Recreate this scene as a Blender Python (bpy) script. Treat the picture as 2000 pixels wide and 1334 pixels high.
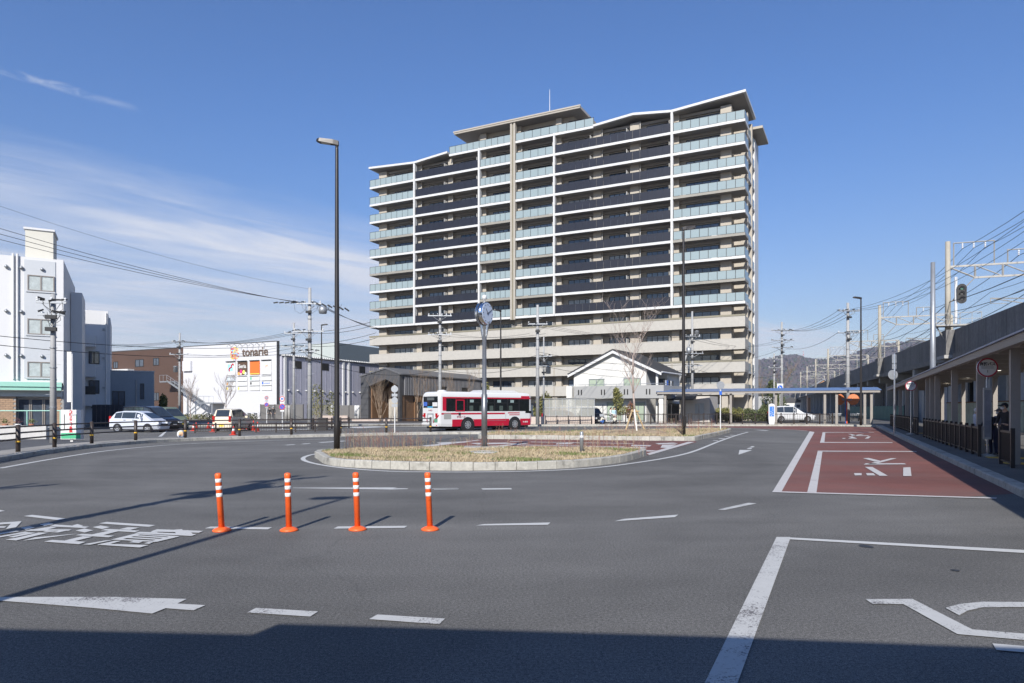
import bpy, bmesh, math, random
from mathutils import Vector, Matrix
for _o in list(bpy.data.objects): bpy.data.objects.remove(_o)
R = math.radians
rnd = random.Random(7)
SC = bpy.context.scene
COL = SC.collection
# ------------------------------------------------------------------ camera
F, HZ, CH = 1333.3, 797.0, 1.7            # focal length in photo pixels, horizon row, eye height
_cd = bpy.data.cameras.new('camera'); CAM = bpy.data.objects.new('camera', _cd); COL.objects.link(CAM)
CAM.location = (0, 0, CH); CAM.rotation_euler = (R(90), 0, 0)
_cd.lens = 24.0; _cd.sensor_width = 36.0; _cd.shift_y = 0.065; _cd.clip_start = 0.1; _cd.clip_end = 12000
SC.camera = CAM
# ------------------------------------------------------------------ world and sun
SUN_EL, SUN_AZ = 32.8, 191.5               # azimuth clockwise from +Y
SUND = Vector((math.sin(R(SUN_AZ))*math.cos(R(SUN_EL)), math.cos(R(SUN_AZ))*math.cos(R(SUN_EL)), math.sin(R(SUN_EL))))
W = bpy.data.worlds.new('World'); SC.world = W; W.use_nodes = True
def build_world():
    nt = W.node_tree; N = nt.nodes; L = nt.links
    for n in list(N): N.remove(n)
    out = N.new('ShaderNodeOutputWorld'); bg = N.new('ShaderNodeBackground'); bg.inputs['Strength'].default_value = 0.086
    sky = N.new('ShaderNodeTexSky'); sky.sky_type = 'NISHITA'; sky.sun_disc = False
    sky.sun_elevation = R(SUN_EL); sky.sun_rotation = R(SUN_AZ); sky.altitude = 60; sky.air_density = 1.15; sky.dust_density = 0.4; sky.ozone_density = 3.2
    tc = N.new('ShaderNodeTexCoord'); sp = N.new('ShaderNodeSeparateXYZ'); L.new(tc.outputs['Generated'], sp.inputs[0])
    def m(op, a, b=None, c=None, clamp=False):
        n = N.new('ShaderNodeMath'); n.operation = op; n.use_clamp = clamp
        for i, v in enumerate((a, b, c)):
            if v is None: continue
            if isinstance(v, (int, float)): n.inputs[i].default_value = v
            else: L.new(v, n.inputs[i])
        return n.outputs[0]
    def ramp(v, lo, hi):
        n = N.new('ShaderNodeMapRange'); n.interpolation_type = 'SMOOTHSTEP'
        L.new(v, n.inputs[0]); n.inputs[1].default_value = lo; n.inputs[2].default_value = hi; n.inputs[3].default_value = 0; n.inputs[4].default_value = 1
        return n.outputs[0]
    z = m('MAXIMUM', sp.outputs[2], 0.02)
    px = m('DIVIDE', sp.outputs[0], z); py = m('DIVIDE', sp.outputs[1], z)
    q = m('SUBTRACT', m('MULTIPLY_ADD', px, -1.02, py), 4.59); r = m('ADD', px, py)
    def noise(sq, sr, detail, seed):
        cv = N.new('ShaderNodeCombineXYZ'); L.new(m('MULTIPLY', q, sq), cv.inputs[0]); L.new(m('MULTIPLY', r, sr), cv.inputs[1]); cv.inputs[2].default_value = seed
        n = N.new('ShaderNodeTexNoise'); n.inputs['Scale'].default_value = 1; n.inputs['Detail'].default_value = detail; n.inputs['Roughness'].default_value = 0.58
        n.inputs['Distortion'].default_value = 0.5
        L.new(cv.outputs[0], n.inputs['Vector']); return n.outputs[0]
    n1 = noise(0.55, 0.30, 7, 1.3); n2 = noise(1.7, 0.5, 8, 5.7)
    edge = ramp(m('MULTIPLY_ADD', n2, 1.3, q), 0.25, 1.9)
    body = m('MULTIPLY', edge, m('MULTIPLY_ADD', ramp(n1, 0.28, 0.68), 0.85, 0.38))
    body = m('MULTIPLY', body, m('MULTIPLY_ADD', ramp(n2, 0.3, 0.7), 0.55, 0.5))
    far = ramp(sp.outputs[2], 0.03, 0.12)
    body = m('MULTIPLY', body, m('MULTIPLY_ADD', far, 0.5, 0.5))
    n3 = noise(9.0, 9.0, 5, 2.2)
    ct = m('ABSOLUTE', m('ADD', m('MULTIPLY_ADD', n3, 0.10, q), 0.97))
    trail = m('MULTIPLY', m('SUBTRACT', 1.0, ramp(ct, 0.0, 0.06)), m('MULTIPLY', m('SUBTRACT', 1.0, ramp(r, 0.75, 1.12)), ramp(r, -1.0, 0.2)))
    trail = m('MULTIPLY', trail, m('MULTIPLY', ramp(n3, 0.3, 0.65), 0.42))
    fac = m('ADD', body, trail, clamp=True)
    mx = N.new('ShaderNodeMix'); mx.data_type = 'RGBA'
    tn = N.new('ShaderNodeMix'); tn.data_type = 'RGBA'; tn.blend_type = 'MULTIPLY'; tn.inputs['Factor'].default_value = 1; L.new(sky.outputs[0], tn.inputs['A']); 
    tg = N.new('ShaderNodeMix'); tg.data_type = 'RGBA'; L.new(ramp(sp.outputs[2], -.02, .42), tg.inputs['Factor']); tg.inputs['A'].default_value = (1.02, .93, 1.0, 1); tg.inputs['B'].default_value = (.66, .91, 1.30, 1); L.new(tg.outputs['Result'], tn.inputs['B'])
    L.new(fac, mx.inputs['Factor']); L.new(tn.outputs['Result'], mx.inputs['A']); mx.inputs['B'].default_value = (6.9, 7.3, 8.3, 1)
    L.new(mx.outputs['Result'], bg.inputs[0]); L.new(bg.outputs[0], out.inputs[0])
build_world()
_sl = bpy.data.lights.new('sun', 'SUN'); _sl.energy = 5.0; _sl.angle = R(0.53); _sl.color = (1.0, 0.955, 0.89)
SUNO = bpy.data.objects.new('sun', _sl); COL.objects.link(SUNO); SUNO.location = (0, -60, 60)
SUNO.rotation_euler = SUND.to_track_quat('Z', 'Y').to_euler()
vs = SC.view_settings; vs.view_transform = 'Standard'; vs.look = 'None'; vs.exposure = 0.36; vs.gamma = 1.0; vs.use_curve_mapping = False
SC.cycles.max_bounces = 6; SC.cycles.diffuse_bounces = 3; SC.cycles.glossy_bounces = 3; SC.cycles.transmission_bounces = 4; SC.cycles.transparent_max_bounces = 8
SC.cycles.use_denoising = True
# ------------------------------------------------------------------ where things stand (photo pixel -> ground)
def G(x, y, z=0.0):
    Y = (CH-z)*F/(y-HZ); return ((x-1000)/F*Y, Y)
def P(x, y, Y): return ((x-1000)/F*Y, Y, CH+(HZ-y)/F*Y)
def X_(x, Y): return (x-1000)/F*Y
# ------------------------------------------------------------------ materials
MATS = {}
def M(name, col=(.5, .5, .5), rough=.6, var=.08, scale=1.5, metal=0.0, bump=0.0, bscale=60, streak=0.0, col2=None, mix2=.5, s2=4, spec=.5, alpha=None, trans=0.0):
    if name in MATS: return MATS[name]
    m = bpy.data.materials.new(name); m.use_nodes = True; MATS[name] = m
    nt = m.node_tree; N = nt.nodes; L = nt.links; b = N['Principled BSDF']
    b.inputs['Roughness'].default_value = rough; b.inputs['Metallic'].default_value = metal; b.inputs['Specular IOR Level'].default_value = spec
    geo = N.new('ShaderNodeNewGeometry')
    def noise(sc, det=4, vec=None):
        n = N.new('ShaderNodeTexNoise'); n.inputs['Scale'].default_value = sc; n.inputs['Detail'].default_value = det; n.inputs['Roughness'].default_value = .6
        L.new(vec or geo.outputs['Position'], n.inputs['Vector']); return n.outputs[0]
    def mixc(f, a, c, blend='MIX'):
        x = N.new('ShaderNodeMix'); x.data_type = 'RGBA'; x.blend_type = blend
        for k, v in (('Factor', f), ('A', a), ('B', c)):
            if isinstance(v, (int, float)): x.inputs[k].default_value = v
            elif isinstance(v, tuple): x.inputs[k].default_value = (*v, 1) if len(v) == 3 else v
            else: L.new(v, x.inputs[k])
        return x.outputs['Result']
    def rr(v, lo, hi, a=0, c=1):
        n = N.new('ShaderNodeMapRange'); L.new(v, n.inputs[0]); n.inputs[1].default_value = lo; n.inputs[2].default_value = hi; n.inputs[3].default_value = a; n.inputs[4].default_value = c; return n.outputs[0]
    c = tuple(col)
    if var > 0:
        lo = tuple(max(0, v*(1-var*1.6)) for v in col); hi = tuple(min(1, v*(1+var*1.6)) for v in col)
        c = mixc(rr(noise(scale), .3, .7), lo, hi)
        c = mixc(.5, c, mixc(rr(noise(scale*9, 3), .3, .7), lo, hi))
    if col2 is not None: c = mixc(rr(noise(s2, 5), mix2-.08, mix2+.08), c, tuple(col2))
    if streak > 0:
        mp = N.new('ShaderNodeMapping'); mp.inputs['Scale'].default_value = (3.2, 3.2, .18); L.new(geo.outputs['Position'], mp.inputs[0])
        c = mixc(rr(noise(1.0, 6, mp.outputs[0]), .45, .75, 0, streak), c, tuple(v*.35 for v in col))
    if isinstance(c, tuple): b.inputs['Base Color'].default_value = (*c, 1)
    else: L.new(c, b.inputs['Base Color'])
    if bump > 0:
        bp = N.new('ShaderNodeBump'); bp.inputs['Strength'].default_value = bump; bp.inputs['Distance'].default_value = .02
        L.new(noise(bscale, 3), bp.inputs['Height']); L.new(bp.outputs[0], b.inputs['Normal'])
    if alpha is not None: b.inputs['Alpha'].default_value = alpha
    if trans: b.inputs['Transmission Weight'].default_value = trans
    return m
def emis(name, col, s):
    m = M(name, col, .5, 0); b = m.node_tree.nodes['Principled BSDF']; b.inputs['Emission Color'].default_value = (*col, 1); b.inputs['Emission Strength'].default_value = s; return m
def glass_mat(name, col, rough=.05, spec=1.0, metal=0.0):
    """window pane: reflective sheet; base colour stands for interior and reflected sky"""
    m = M(name, col, rough, .25, .35, metal=metal, spec=spec); return m
# ------------------------------------------------------------------ mesh collector
class B:
    def __init__(s): s.v = []; s.f = []; s.mi = []; s.cur = 0
    def _add(s, vs, fs):
        n = len(s.v); s.v += [tuple(p) for p in vs]; s.f += [tuple(i+n for i in f) for f in fs]; s.mi += [s.cur]*len(fs); return s
    def mat(s, i): s.cur = i; return s
    def box(s, x0, x1, y0, y1, z0, z1):
        return s._add([(x0,y0,z0),(x1,y0,z0),(x1,y1,z0),(x0,y1,z0),(x0,y0,z1),(x1,y0,z1),(x1,y1,z1),(x0,y1,z1)],
                      [(0,3,2,1),(4,5,6,7),(0,1,5,4),(1,2,6,5),(2,3,7,6),(3,0,4,7)])
    def cb(s, c, d, rz=0.0, rx=0.0, ry=0.0):
        mt = Matrix.Translation(c) @ Matrix.Rotation(rz, 4, 'Z') @ Matrix.Rotation(ry, 4, 'Y') @ Matrix.Rotation(rx, 4, 'X')
        h = [v/2 for v in d]
        pts = [mt @ Vector((a*h[0], b*h[1], c2*h[2])) for c2 in (-1, 1) for a, b in ((-1,-1),(1,-1),(1,1),(-1,1))]
        return s._add(pts, [(0,3,2,1),(4,5,6,7),(0,1,5,4),(1,2,6,5),(2,3,7,6),(3,0,4,7)])
    def cyl(s, p0, p1, r0, r1=None, n=10, caps=True):
        r1 = r0 if r1 is None else r1
        p0 = Vector(p0); p1 = Vector(p1); d = (p1-p0)
        if d.length < 1e-6: return s
        d.normalize(); a = d.orthogonal().normalized(); b = d.cross(a)
        vs = []
        for p, r in ((p0, r0), (p1, r1)):
            vs += [p + (a*math.cos(2*math.pi*i/n) + b*math.sin(2*math.pi*i/n))*r for i in range(n)]
        fs = [(i, (i+1) % n, n+(i+1) % n, n+i) for i in range(n)]
        if caps: fs += [tuple(range(n-1, -1, -1)), tuple(range(n, 2*n))]
        return s._add(vs, fs)
    def tube(s, pts, r, n=6, r1=None):
        pts = [Vector(p) for p in pts]; k = len(pts); vs = []; ref = None
        for i, p in enumerate(pts):
            d = (pts[min(i+1, k-1)]-pts[max(i-1, 0)]).normalized()
            if ref is None: ref = d.orthogonal().normalized()
            a = (ref - d*ref.dot(d))
            a = a.normalized() if a.length > 1e-5 else d.orthogonal().normalized()
            ref = a; b = d.cross(a); rr = r if r1 is None else r+(r1-r)*i/(k-1)
            vs += [p+(a*math.cos(2*math.pi*j/n)+b*math.sin(2*math.pi*j/n))*rr for j in range(n)]
        fs = [(i*n+j, i*n+(j+1) % n, (i+1)*n+(j+1) % n, (i+1)*n+j) for i in range(k-1) for j in range(n)]
        fs += [tuple(range(n-1, -1, -1)), tuple(range((k-1)*n, k*n))]
        return s._add(vs, fs)
    def prism(s, poly, z0, z1):
        n = len(poly)
        ar = sum(poly[i][0]*poly[(i+1) % n][1]-poly[(i+1) % n][0]*poly[i][1] for i in range(n))
        if ar < 0: poly = poly[::-1]
        return s._add([(x, y, z0) for x, y in poly]+[(x, y, z1) for x, y in poly],
                      [tuple(range(n-1, -1, -1)), tuple(range(n, 2*n))]+[(i, (i+1) % n, n+(i+1) % n, n+i) for i in range(n)])
    def sheet(s, poly, z):
        n = len(poly)
        ar = sum(poly[i][0]*poly[(i+1) % n][1]-poly[(i+1) % n][0]*poly[i][1] for i in range(n))
        if ar < 0: poly = poly[::-1]
        return s._add([(x, y, z) for x, y in poly], [tuple(range(n))])
    def xprism(s, poly, axis, a0, a1):
        """polygon in the plane across an axis: axis 'y' takes (x,z), axis 'x' takes (y,z)"""
        n = len(poly)
        ar = sum(poly[i][0]*poly[(i+1) % n][1]-poly[(i+1) % n][0]*poly[i][1] for i in range(n))
        if (ar < 0) == (axis == 'x'): poly = poly[::-1]
        mk = (lambda p, a: (p[0], a, p[1])) if axis == 'y' else (lambda p, a: (a, p[0], p[1]))
        return s._add([mk(p, a0) for p in poly]+[mk(p, a1) for p in poly],
                      [tuple(range(n-1, -1, -1)), tuple(range(n, 2*n))]+[(i, (i+1) % n, n+(i+1) % n, n+i) for i in range(n)])
    def quad(s, a, b, c, d): return s._add([a, b, c, d], [(0, 1, 2, 3)])
    def lathe(s, prof, c=(0,0,0), n=16):
        vs = []
        for r, z in prof: vs += [(c[0]+r*math.cos(2*math.pi*i/n), c[1]+r*math.sin(2*math.pi*i/n), c[2]+z) for i in range(n)]
        k = len(prof); fs = [(i*n+j, i*n+(j+1) % n, (i+1)*n+(j+1) % n, (i+1)*n+j) for i in range(k-1) for j in range(n)]
        fs += [tuple(range(n-1, -1, -1)), tuple(range((k-1)*n, k*n))]
        return s._add(vs, fs)
    def sph(s, c, r, n=10, k=6):
        if isinstance(r, (int, float)): r = (r, r, r)
        prof = [(math.sin(math.pi*i/k), -math.cos(math.pi*i/k)) for i in range(k+1)]
        vs = [(c[0]+r[0]*p*math.cos(2*math.pi*j/n), c[1]+r[1]*p*math.sin(2*math.pi*j/n), c[2]+r[2]*z) for p, z in prof for j in range(n)]
        return s._add(vs, [(i*n+j, i*n+(j+1) % n, (i+1)*n+(j+1) % n, (i+1)*n+j) for i in range(k) for j in range(n)])
    def mesh(s, name, mats, smooth=False):
        me = bpy.data.meshes.new(name); me.from_pydata(s.v, [], s.f)
        for m in (mats if isinstance(mats, (list, tuple)) else [mats]): me.materials.append(m)
        if any(s.mi): me.polygons.foreach_set('material_index', s.mi)
        if smooth: me.polygons.foreach_set('use_smooth', [True]*len(s.f))
        me.update(); return me
    def build(s, name, mats, parent=None, smooth=False, loc=None, rz=None):
        return put(name, s.mesh(name, mats, smooth), parent, loc, rz)
def put(name, me, parent=None, loc=None, rz=None, rot=None, scale=None):
    o = bpy.data.objects.new(name, me); COL.objects.link(o)
    if parent is not None: o.parent = parent
    if loc is not None: o.location = loc
    if rz is not None: o.rotation_euler = (0, 0, rz)
    if rot is not None: o.rotation_euler = rot
    if scale is not None: o.scale = scale
    return o
_bc = {}
def pbox(name, mat, parent, x0, x1, y0, y1, z0, z1):
    """box part that shares its mesh with every box of the same size and material"""
    d = (round(x1-x0, 3), round(y1-y0, 3), round(z1-z0, 3)); key = (d, mat.name)
    if key not in _bc: _bc[key] = B().box(-d[0]/2, d[0]/2, -d[1]/2, d[1]/2, -d[2]/2, d[2]/2).mesh(name, mat)
    return put(name, _bc[key], parent, ((x0+x1)/2, (y0+y1)/2, (z0+z1)/2))
def tag(o, label=None, cat=None, group=None, kind=None):
    for k, v in (('label', label), ('category', cat), ('group', group), ('kind', kind)):
        if v: o[k] = v
    return o
def thing(name, label, cat, loc=(0,0,0), rz=0.0, group=None):
    o = bpy.data.objects.new(name, None); COL.objects.link(o); o.empty_display_size = .3
    o.location = loc; o.rotation_euler = (0, 0, rz); return tag(o, label, cat, group)
def copy_tree(o, parent=None):
    c = o.copy(); COL.objects.link(c); c.parent = parent
    for ch in list(o.children): copy_tree(ch, c)
    return c
def text(name, body, size, mat, parent, loc, rot, extrude=.004, align='CENTER', sx=1.0, bold=0.0):
    cu = bpy.data.curves.new(name, 'FONT'); cu.body = body; cu.size = size; cu.extrude = extrude; cu.align_x = align; cu.align_y = 'CENTER'; cu.offset = bold; cu.resolution_u = 3
    t = bpy.data.objects.new(name, cu); COL.objects.link(t)
    dg = bpy.context.evaluated_depsgraph_get(); me = bpy.data.meshes.new_from_object(t.evaluated_get(dg)); bpy.data.objects.remove(t)
    me.materials.clear(); me.materials.append(mat)
    return put(name, me, parent, loc, rot=rot, scale=(sx, 1, 1))
# common materials
m_white = M('white_paint', (.62, .62, .61), .5, .03)
m_wall_white = M('white_wall', (.58, .58, .575), .6, .03, .3, streak=.10)
m_beige = M('beige_tile_wall', (.40, .36, .30), .7, .06, 1.2, bump=.1, bscale=20)
m_beige_l = M('pale_tile_parapet', (.405, .385, .345), .7, .07, 2.5, bump=.15, bscale=12, streak=.06)
m_olive = M('olive_coping', (.22, .20, .145), .5, .05)
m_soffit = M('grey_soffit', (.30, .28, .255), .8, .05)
m_glass_rail = M('frosted_green_glass', (.265, .325, .335), .25, .03, .6, spec=.6)
m_dark_rail = M('dark_panel', (.017, .018, .026), .35, .12, .8)
m_dark = M('dark_metal', (.035, .033, .032), .4, .1, 3, metal=.2)
m_brown_metal = M('dark_brown_metal', (.030, .022, .018), .45, .15, 2)
m_frame = M('black_window_frame', (.02, .019, .018), .4, .1)
m_win = glass_mat('window_glass', (.06, .075, .10), .04, 1.0)  # base colour raised to suggest reflected sky
m_win_l = glass_mat('window_glass_pale_sky', (.20, .24, .29), .08, .9)  # paler copy: reflected sky and cloud painted into the base colour
m_conc = M('concrete', (.36, .35, .33), .8, .12, .6, bump=.2, bscale=30, streak=.25)
m_conc_d = M('stained_concrete', (.175, .168, .158), .85, .2, .35, bump=.25, bscale=20, streak=.55)
m_kerb = M('kerb_concrete', (.40, .385, .34), .8, .16, 1.5, bump=.25, bscale=40, col2=(.20,.19,.165), mix2=.62, s2=2.6, streak=.35)
m_galv = M('galvanised_steel', (.33, .345, .36), .45, .1, 3, metal=.55)
m_polec = M('concrete_pole', (.33, .33, .325), .75, .1, 1.2, streak=.15)
m_steel = M('bright_steel', (.62, .64, .67), .22, .06, 2, metal=.9)
m_black = M('black_rubber', (.012, .012, .013), .6, .1)
m_cable = M('black_cable', (.012, .012, .014), .6, 0)
m_ins = M('porcelain', (.62, .63, .64), .3, .05)
m_red = M('signal_red', (.55, .02, .025), .4, .05)
m_blue = M('sign_blue', (.02, .11, .50), .4, .03)
m_yellow = M('yellow_paint', (.72, .42, .03), .5, .08)
m_orange = M('orange_plastic', (.86, .13, .025), .42, .10, 6, col2=(.42,.06,.02), mix2=.72, s2=9)
m_green = M('sign_green', (.06, .40, .20), .5, .03)
m_char = M('charcoal_cladding', (.07, .07, .073), .5, .12, 1.0)
m_wood = M('brown_wood', (.17, .095, .05), .6, .15, 2)
m_tan = M('bamboo', (.42, .31, .17), .6, .15, 4)
m_bark = M('bark', (.26, .20, .16), .85, .15, 5)
HAZE = True
# ================================================================== GROUND, ROADS, KERBS, MARKINGS
def surface_mat(name, base, agg, patch, rough=.85, tint2=None, tracks=False):
    """asphalt-like: fine aggregate speckle, soft patches, tyre-polished bands"""
    m = bpy.data.materials.new(name); m.use_nodes = True; MATS[name] = m
    nt = m.node_tree; N = nt.nodes; L = nt.links; b = N['Principled BSDF']
    g = N.new('ShaderNodeNewGeometry')
    def nz(sc, det, dist=0, vec=None):
        n = N.new('ShaderNodeTexNoise'); n.inputs['Scale'].default_value = sc; n.inputs['Detail'].default_value = det; n.inputs['Distortion'].default_value = dist
        L.new(vec or g.outputs['Position'], n.inputs['Vector']); return n.outputs[0]
    def rr(v, lo, hi, a, c):
        n = N.new('ShaderNodeMapRange'); L.new(v, n.inputs[0]); n.inputs[1].default_value = lo; n.inputs[2].default_value = hi; n.inputs[3].default_value = a; n.inputs[4].default_value = c; return n.outputs[0]
    def mul(a, c):
        n = N.new('ShaderNodeMath'); n.operation = 'MULTIPLY'; L.new(a, n.inputs[0]); L.new(c, n.inputs[1]); return n.outputs[0]
    v = mul(rr(nz(.22, 4, .6), .3, .7, 1-patch, 1+patch), rr(nz(1.6, 5), .3, .7, 1-patch*.45, 1+patch*.45))
    v = mul(v, rr(nz(120, 2), .25, .75, 1-agg, 1+agg)); v = mul(v, rr(nz(38, 3), .3, .7, 1-agg*.4, 1+agg*.4))
    mp = N.new('ShaderNodeMapping'); mp.inputs['Rotation'].default_value = (0, 0, R(-20)); mp.inputs['Scale'].default_value = (.05, .8, 1); L.new(g.outputs['Position'], mp.inputs[0])
    v = mul(v, rr(nz(1.0, 3, 0, mp.outputs[0]), .42, .62, .93, 1.05))
    if tracks:   # faint tyre-polished rings round the turning circle, and paving seams
        ds = N.new('ShaderNodeVectorMath'); ds.operation = 'DISTANCE'; ds.inputs[1].default_value = (-1.0, 27.0, 0)
        wb2 = N.new('ShaderNodeVectorMath'); wb2.operation = 'ADD'; nn = N.new('ShaderNodeTexNoise'); nn.inputs['Scale'].default_value = .12; nn.inputs['Detail'].default_value = 3; L.new(g.outputs['Position'], nn.inputs['Vector'])
        sc3 = N.new('ShaderNodeVectorMath'); sc3.operation = 'SCALE'; sc3.inputs['Scale'].default_value = 5.0; L.new(nn.outputs['Color'], sc3.inputs[0]); L.new(g.outputs['Position'], wb2.inputs[0]); L.new(sc3.outputs[0], wb2.inputs[1]); L.new(wb2.outputs[0], ds.inputs[0])
        cx = N.new('ShaderNodeCombineXYZ'); L.new(ds.outputs['Value'], cx.inputs[0])
        v = mul(v, rr(nz(.55, 3, 0, cx.outputs[0]), .35, .65, .86, 1.10))
        v = mul(v, rr(nz(.09, 2, .3), .40, .62, .90, 1.08))
        sx = N.new('ShaderNodeSeparateXYZ'); L.new(g.outputs['Position'], sx.inputs[0])
        for ax, per, off in ((1, 5.3, 1.9), (0, 11.0, 4.1)):
            a1 = N.new('ShaderNodeMath'); a1.operation = 'ADD'; L.new(sx.outputs[ax], a1.inputs[0]); a1.inputs[1].default_value = 200+off
            a2 = N.new('ShaderNodeMath'); a2.operation = 'PINGPONG'; L.new(a1.outputs[0], a2.inputs[0]); a2.inputs[1].default_value = per
            v = mul(v, rr(a2.outputs[0], .012, .03, .88, 1.0))
    vm = N.new('ShaderNodeVectorMath'); vm.operation = 'SCALE'; vm.inputs[0].default_value = base; L.new(v, vm.inputs['Scale']); c = vm.outputs[0]
    if tint2:
        x = N.new('ShaderNodeMix'); x.data_type = 'RGBA'; L.new(rr(nz(.35, 5, .4), .45, .7, 0, .75), x.inputs['Factor']); L.new(c, x.inputs['A']); x.inputs['B'].default_value = (*tint2, 1); c = x.outputs['Result']
    # bright stone chips
    vo = N.new('ShaderNodeTexVoronoi'); vo.inputs['Scale'].default_value = 16; L.new(g.outputs['Position'], vo.inputs['Vector'])
    x = N.new('ShaderNodeMix'); x.data_type = 'RGBA'; L.new(rr(vo.outputs['Distance'], .05, .085, .7, 0), x.inputs['Factor']); L.new(c, x.inputs['A']); x.inputs['B'].default_value = (base[0]*2.4, base[1]*2.4, base[2]*2.4, 1); c = x.outputs['Result']
    # hairline cracks
    vc = N.new('ShaderNodeTexVoronoi'); vc.feature = 'DISTANCE_TO_EDGE'; vc.inputs['Scale'].default_value = .16
    wv = N.new('ShaderNodeVectorMath'); wv.operation = 'ADD'; n4 = N.new('ShaderNodeTexNoise'); n4.inputs['Scale'].default_value = .9; n4.inputs['Detail'].default_value = 6
    L.new(g.outputs['Position'], n4.inputs['Vector']); L.new(g.outputs['Position'], wv.inputs[0]); L.new(n4.outputs['Color'], wv.inputs[1]); L.new(wv.outputs[0], vc.inputs['Vector'])
    x = N.new('ShaderNodeMix'); x.data_type = 'RGBA'; L.new(rr(vc.outputs['Distance'], .0, .0025, .35, 0), x.inputs['Factor']); L.new(c, x.inputs['A']); x.inputs['B'].default_value = (base[0]*.45, base[1]*.45, base[2]*.45, 1); c = x.outputs['Result']
    L.new(c, b.inputs['Base Color']); b.inputs['Roughness'].default_value = rough; b.inputs['Specular IOR Level'].default_value = .35
    bp = N.new('ShaderNodeBump'); bp.inputs['Strength'].default_value = .35; bp.inputs['Distance'].default_value = .006
    L.new(nz(140, 2), bp.inputs['Height']); L.new(bp.outputs[0], b.inputs['Normal'])
    return m
m_asph = surface_mat('asphalt', (.130, .1265, .119), .85, .14, tracks=True)
m_asph2 = surface_mat('parking_asphalt', (.085, .086, .09), .3, .14)
m_redlane = surface_mat('red_bus_lane', (.175, .070, .058), .3, .16, tint2=(.145, .088, .078))
m_pave = surface_mat('dark_paving', (.13, .125, .118), .2, .12)
m_walk = surface_mat('pale_pavement', (.30, .285, .26), .2, .12)
m_soil = surface_mat('ground_soil', (.16, .15, .13), .3, .25)
def paint_mat(name, col, asph, wear, fine=70):
    m = bpy.data.materials.new(name); m.use_nodes = True; MATS[name] = m
    nt = m.node_tree; N = nt.nodes; L = nt.links; b = N['Principled BSDF']; g = N.new('ShaderNodeNewGeometry')
    def nz(sc, det):
        n = N.new('ShaderNodeTexNoise'); n.inputs['Scale'].default_value = sc; n.inputs['Detail'].default_value = det; n.inputs['Roughness'].default_value = .7; L.new(g.outputs['Position'], n.inputs['Vector']); return n.outputs[0]
    a = N.new('ShaderNodeMath'); a.operation = 'MULTIPLY_ADD'; L.new(nz(1.3, 3), a.inputs[0]); a.inputs[1].default_value = .8; L.new(nz(fine, 4), a.inputs[2])
    r = N.new('ShaderNodeMapRange'); L.new(a.outputs[0], r.inputs[0]); r.inputs[1].default_value = 1.12-wear; r.inputs[2].default_value = 1.20-wear
    x = N.new('ShaderNodeMix'); x.data_type = 'RGBA'; L.new(r.outputs[0], x.inputs['Factor']); x.inputs['A'].default_value = (*col, 1); x.inputs['B'].default_value = (*asph, 1)
    y = N.new('ShaderNodeMix'); y.data_type = 'RGBA'; y.blend_type = 'MULTIPLY'; y.inputs['Factor'].default_value = .25; L.new(x.outputs['Result'], y.inputs['A']); L.new(nz(6, 5), y.inputs['B'])
    L.new(y.outputs['Result'], b.inputs['Base Color']); b.inputs['Roughness'].default_value = .7; return m
m_line = paint_mat('road_paint', (.58, .58, .56), (.13, .13, .13), .04)
m_line_w = paint_mat('worn_road_paint', (.54, .54, .52), (.13, .12, .12), .16, 55)
m_line_r = paint_mat('paint_on_red', (.56, .54, .52), (.16, .06, .055), .05)
def struct(o): return tag(o, kind='structure')
# the ground reaches to the horizon
struct(B().sheet([(-6000, -3000), (6000, -3000), (6000, 9000), (-6000, 9000)], -.02).build('ground', m_soil))
ROAD = struct(B().sheet([(-19.5, -14), (40, -14), (40, 40), (60, 90), (34.3, 66), (33.5, 63.6), (-30, 63.6), (-60, 63.6), (-60, 40), (-30, 40), (-19.5, 34)], 0).build('road', m_asph))
struct(B().sheet([(-60, 26), (-19.6, 26), (-19.6, 33.9), (-30.1, 39.9), (-60, 39.9)], -.004).build('parking_lot', m_asph2))
def smooth_line(pts, closed=False, step=.3):
    n = len(pts); out = []
    rng = range(n if closed else n-1)
    for i in rng:
        g = lambda k: Vector(pts[k % n] if closed else pts[max(0, min(n-1, k))])
        p0, p1, p2, p3 = g(i-1), g(i), g(i+1), g(i+2)
        k = max(2, int((p2-p1).length/step))
        for j in range(k):
            t = j/k
            out.append(.5*((2*p1)+(p2-p0)*t+(2*p0-5*p1+4*p2-p3)*t*t+(3*p1-p0-3*p2+p3)*t**3))
    if not closed: out.append(Vector(pts[-1]))
    return out
def resample(line, d, closed=False):
    if closed: line = line+[line[0]]
    out = [line[0].copy()]; acc = 0.0
    for a, b in zip(line, line[1:]):
        seg = (b-a).length; t = d-acc
        while t <= seg: out.append(a+(b-a)*(t/seg)); t += d
        acc = (acc+seg) % d if seg > 0 else acc
        acc = seg-(t-d) if t-d >= 0 else acc
    return out
def offs(line, w, closed=False):
    out = []; n = len(line)
    for i in range(n):
        a = line[(i-1) % n] if closed else line[max(0, i-1)]; b = line[(i+1) % n] if closed else line[min(n-1, i+1)]
        d = (b-a); d = d.normalized() if d.length > 1e-9 else Vector((1, 0)); out.append(line[i]+Vector((-d.y, d.x))*w)
    return out
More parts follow.
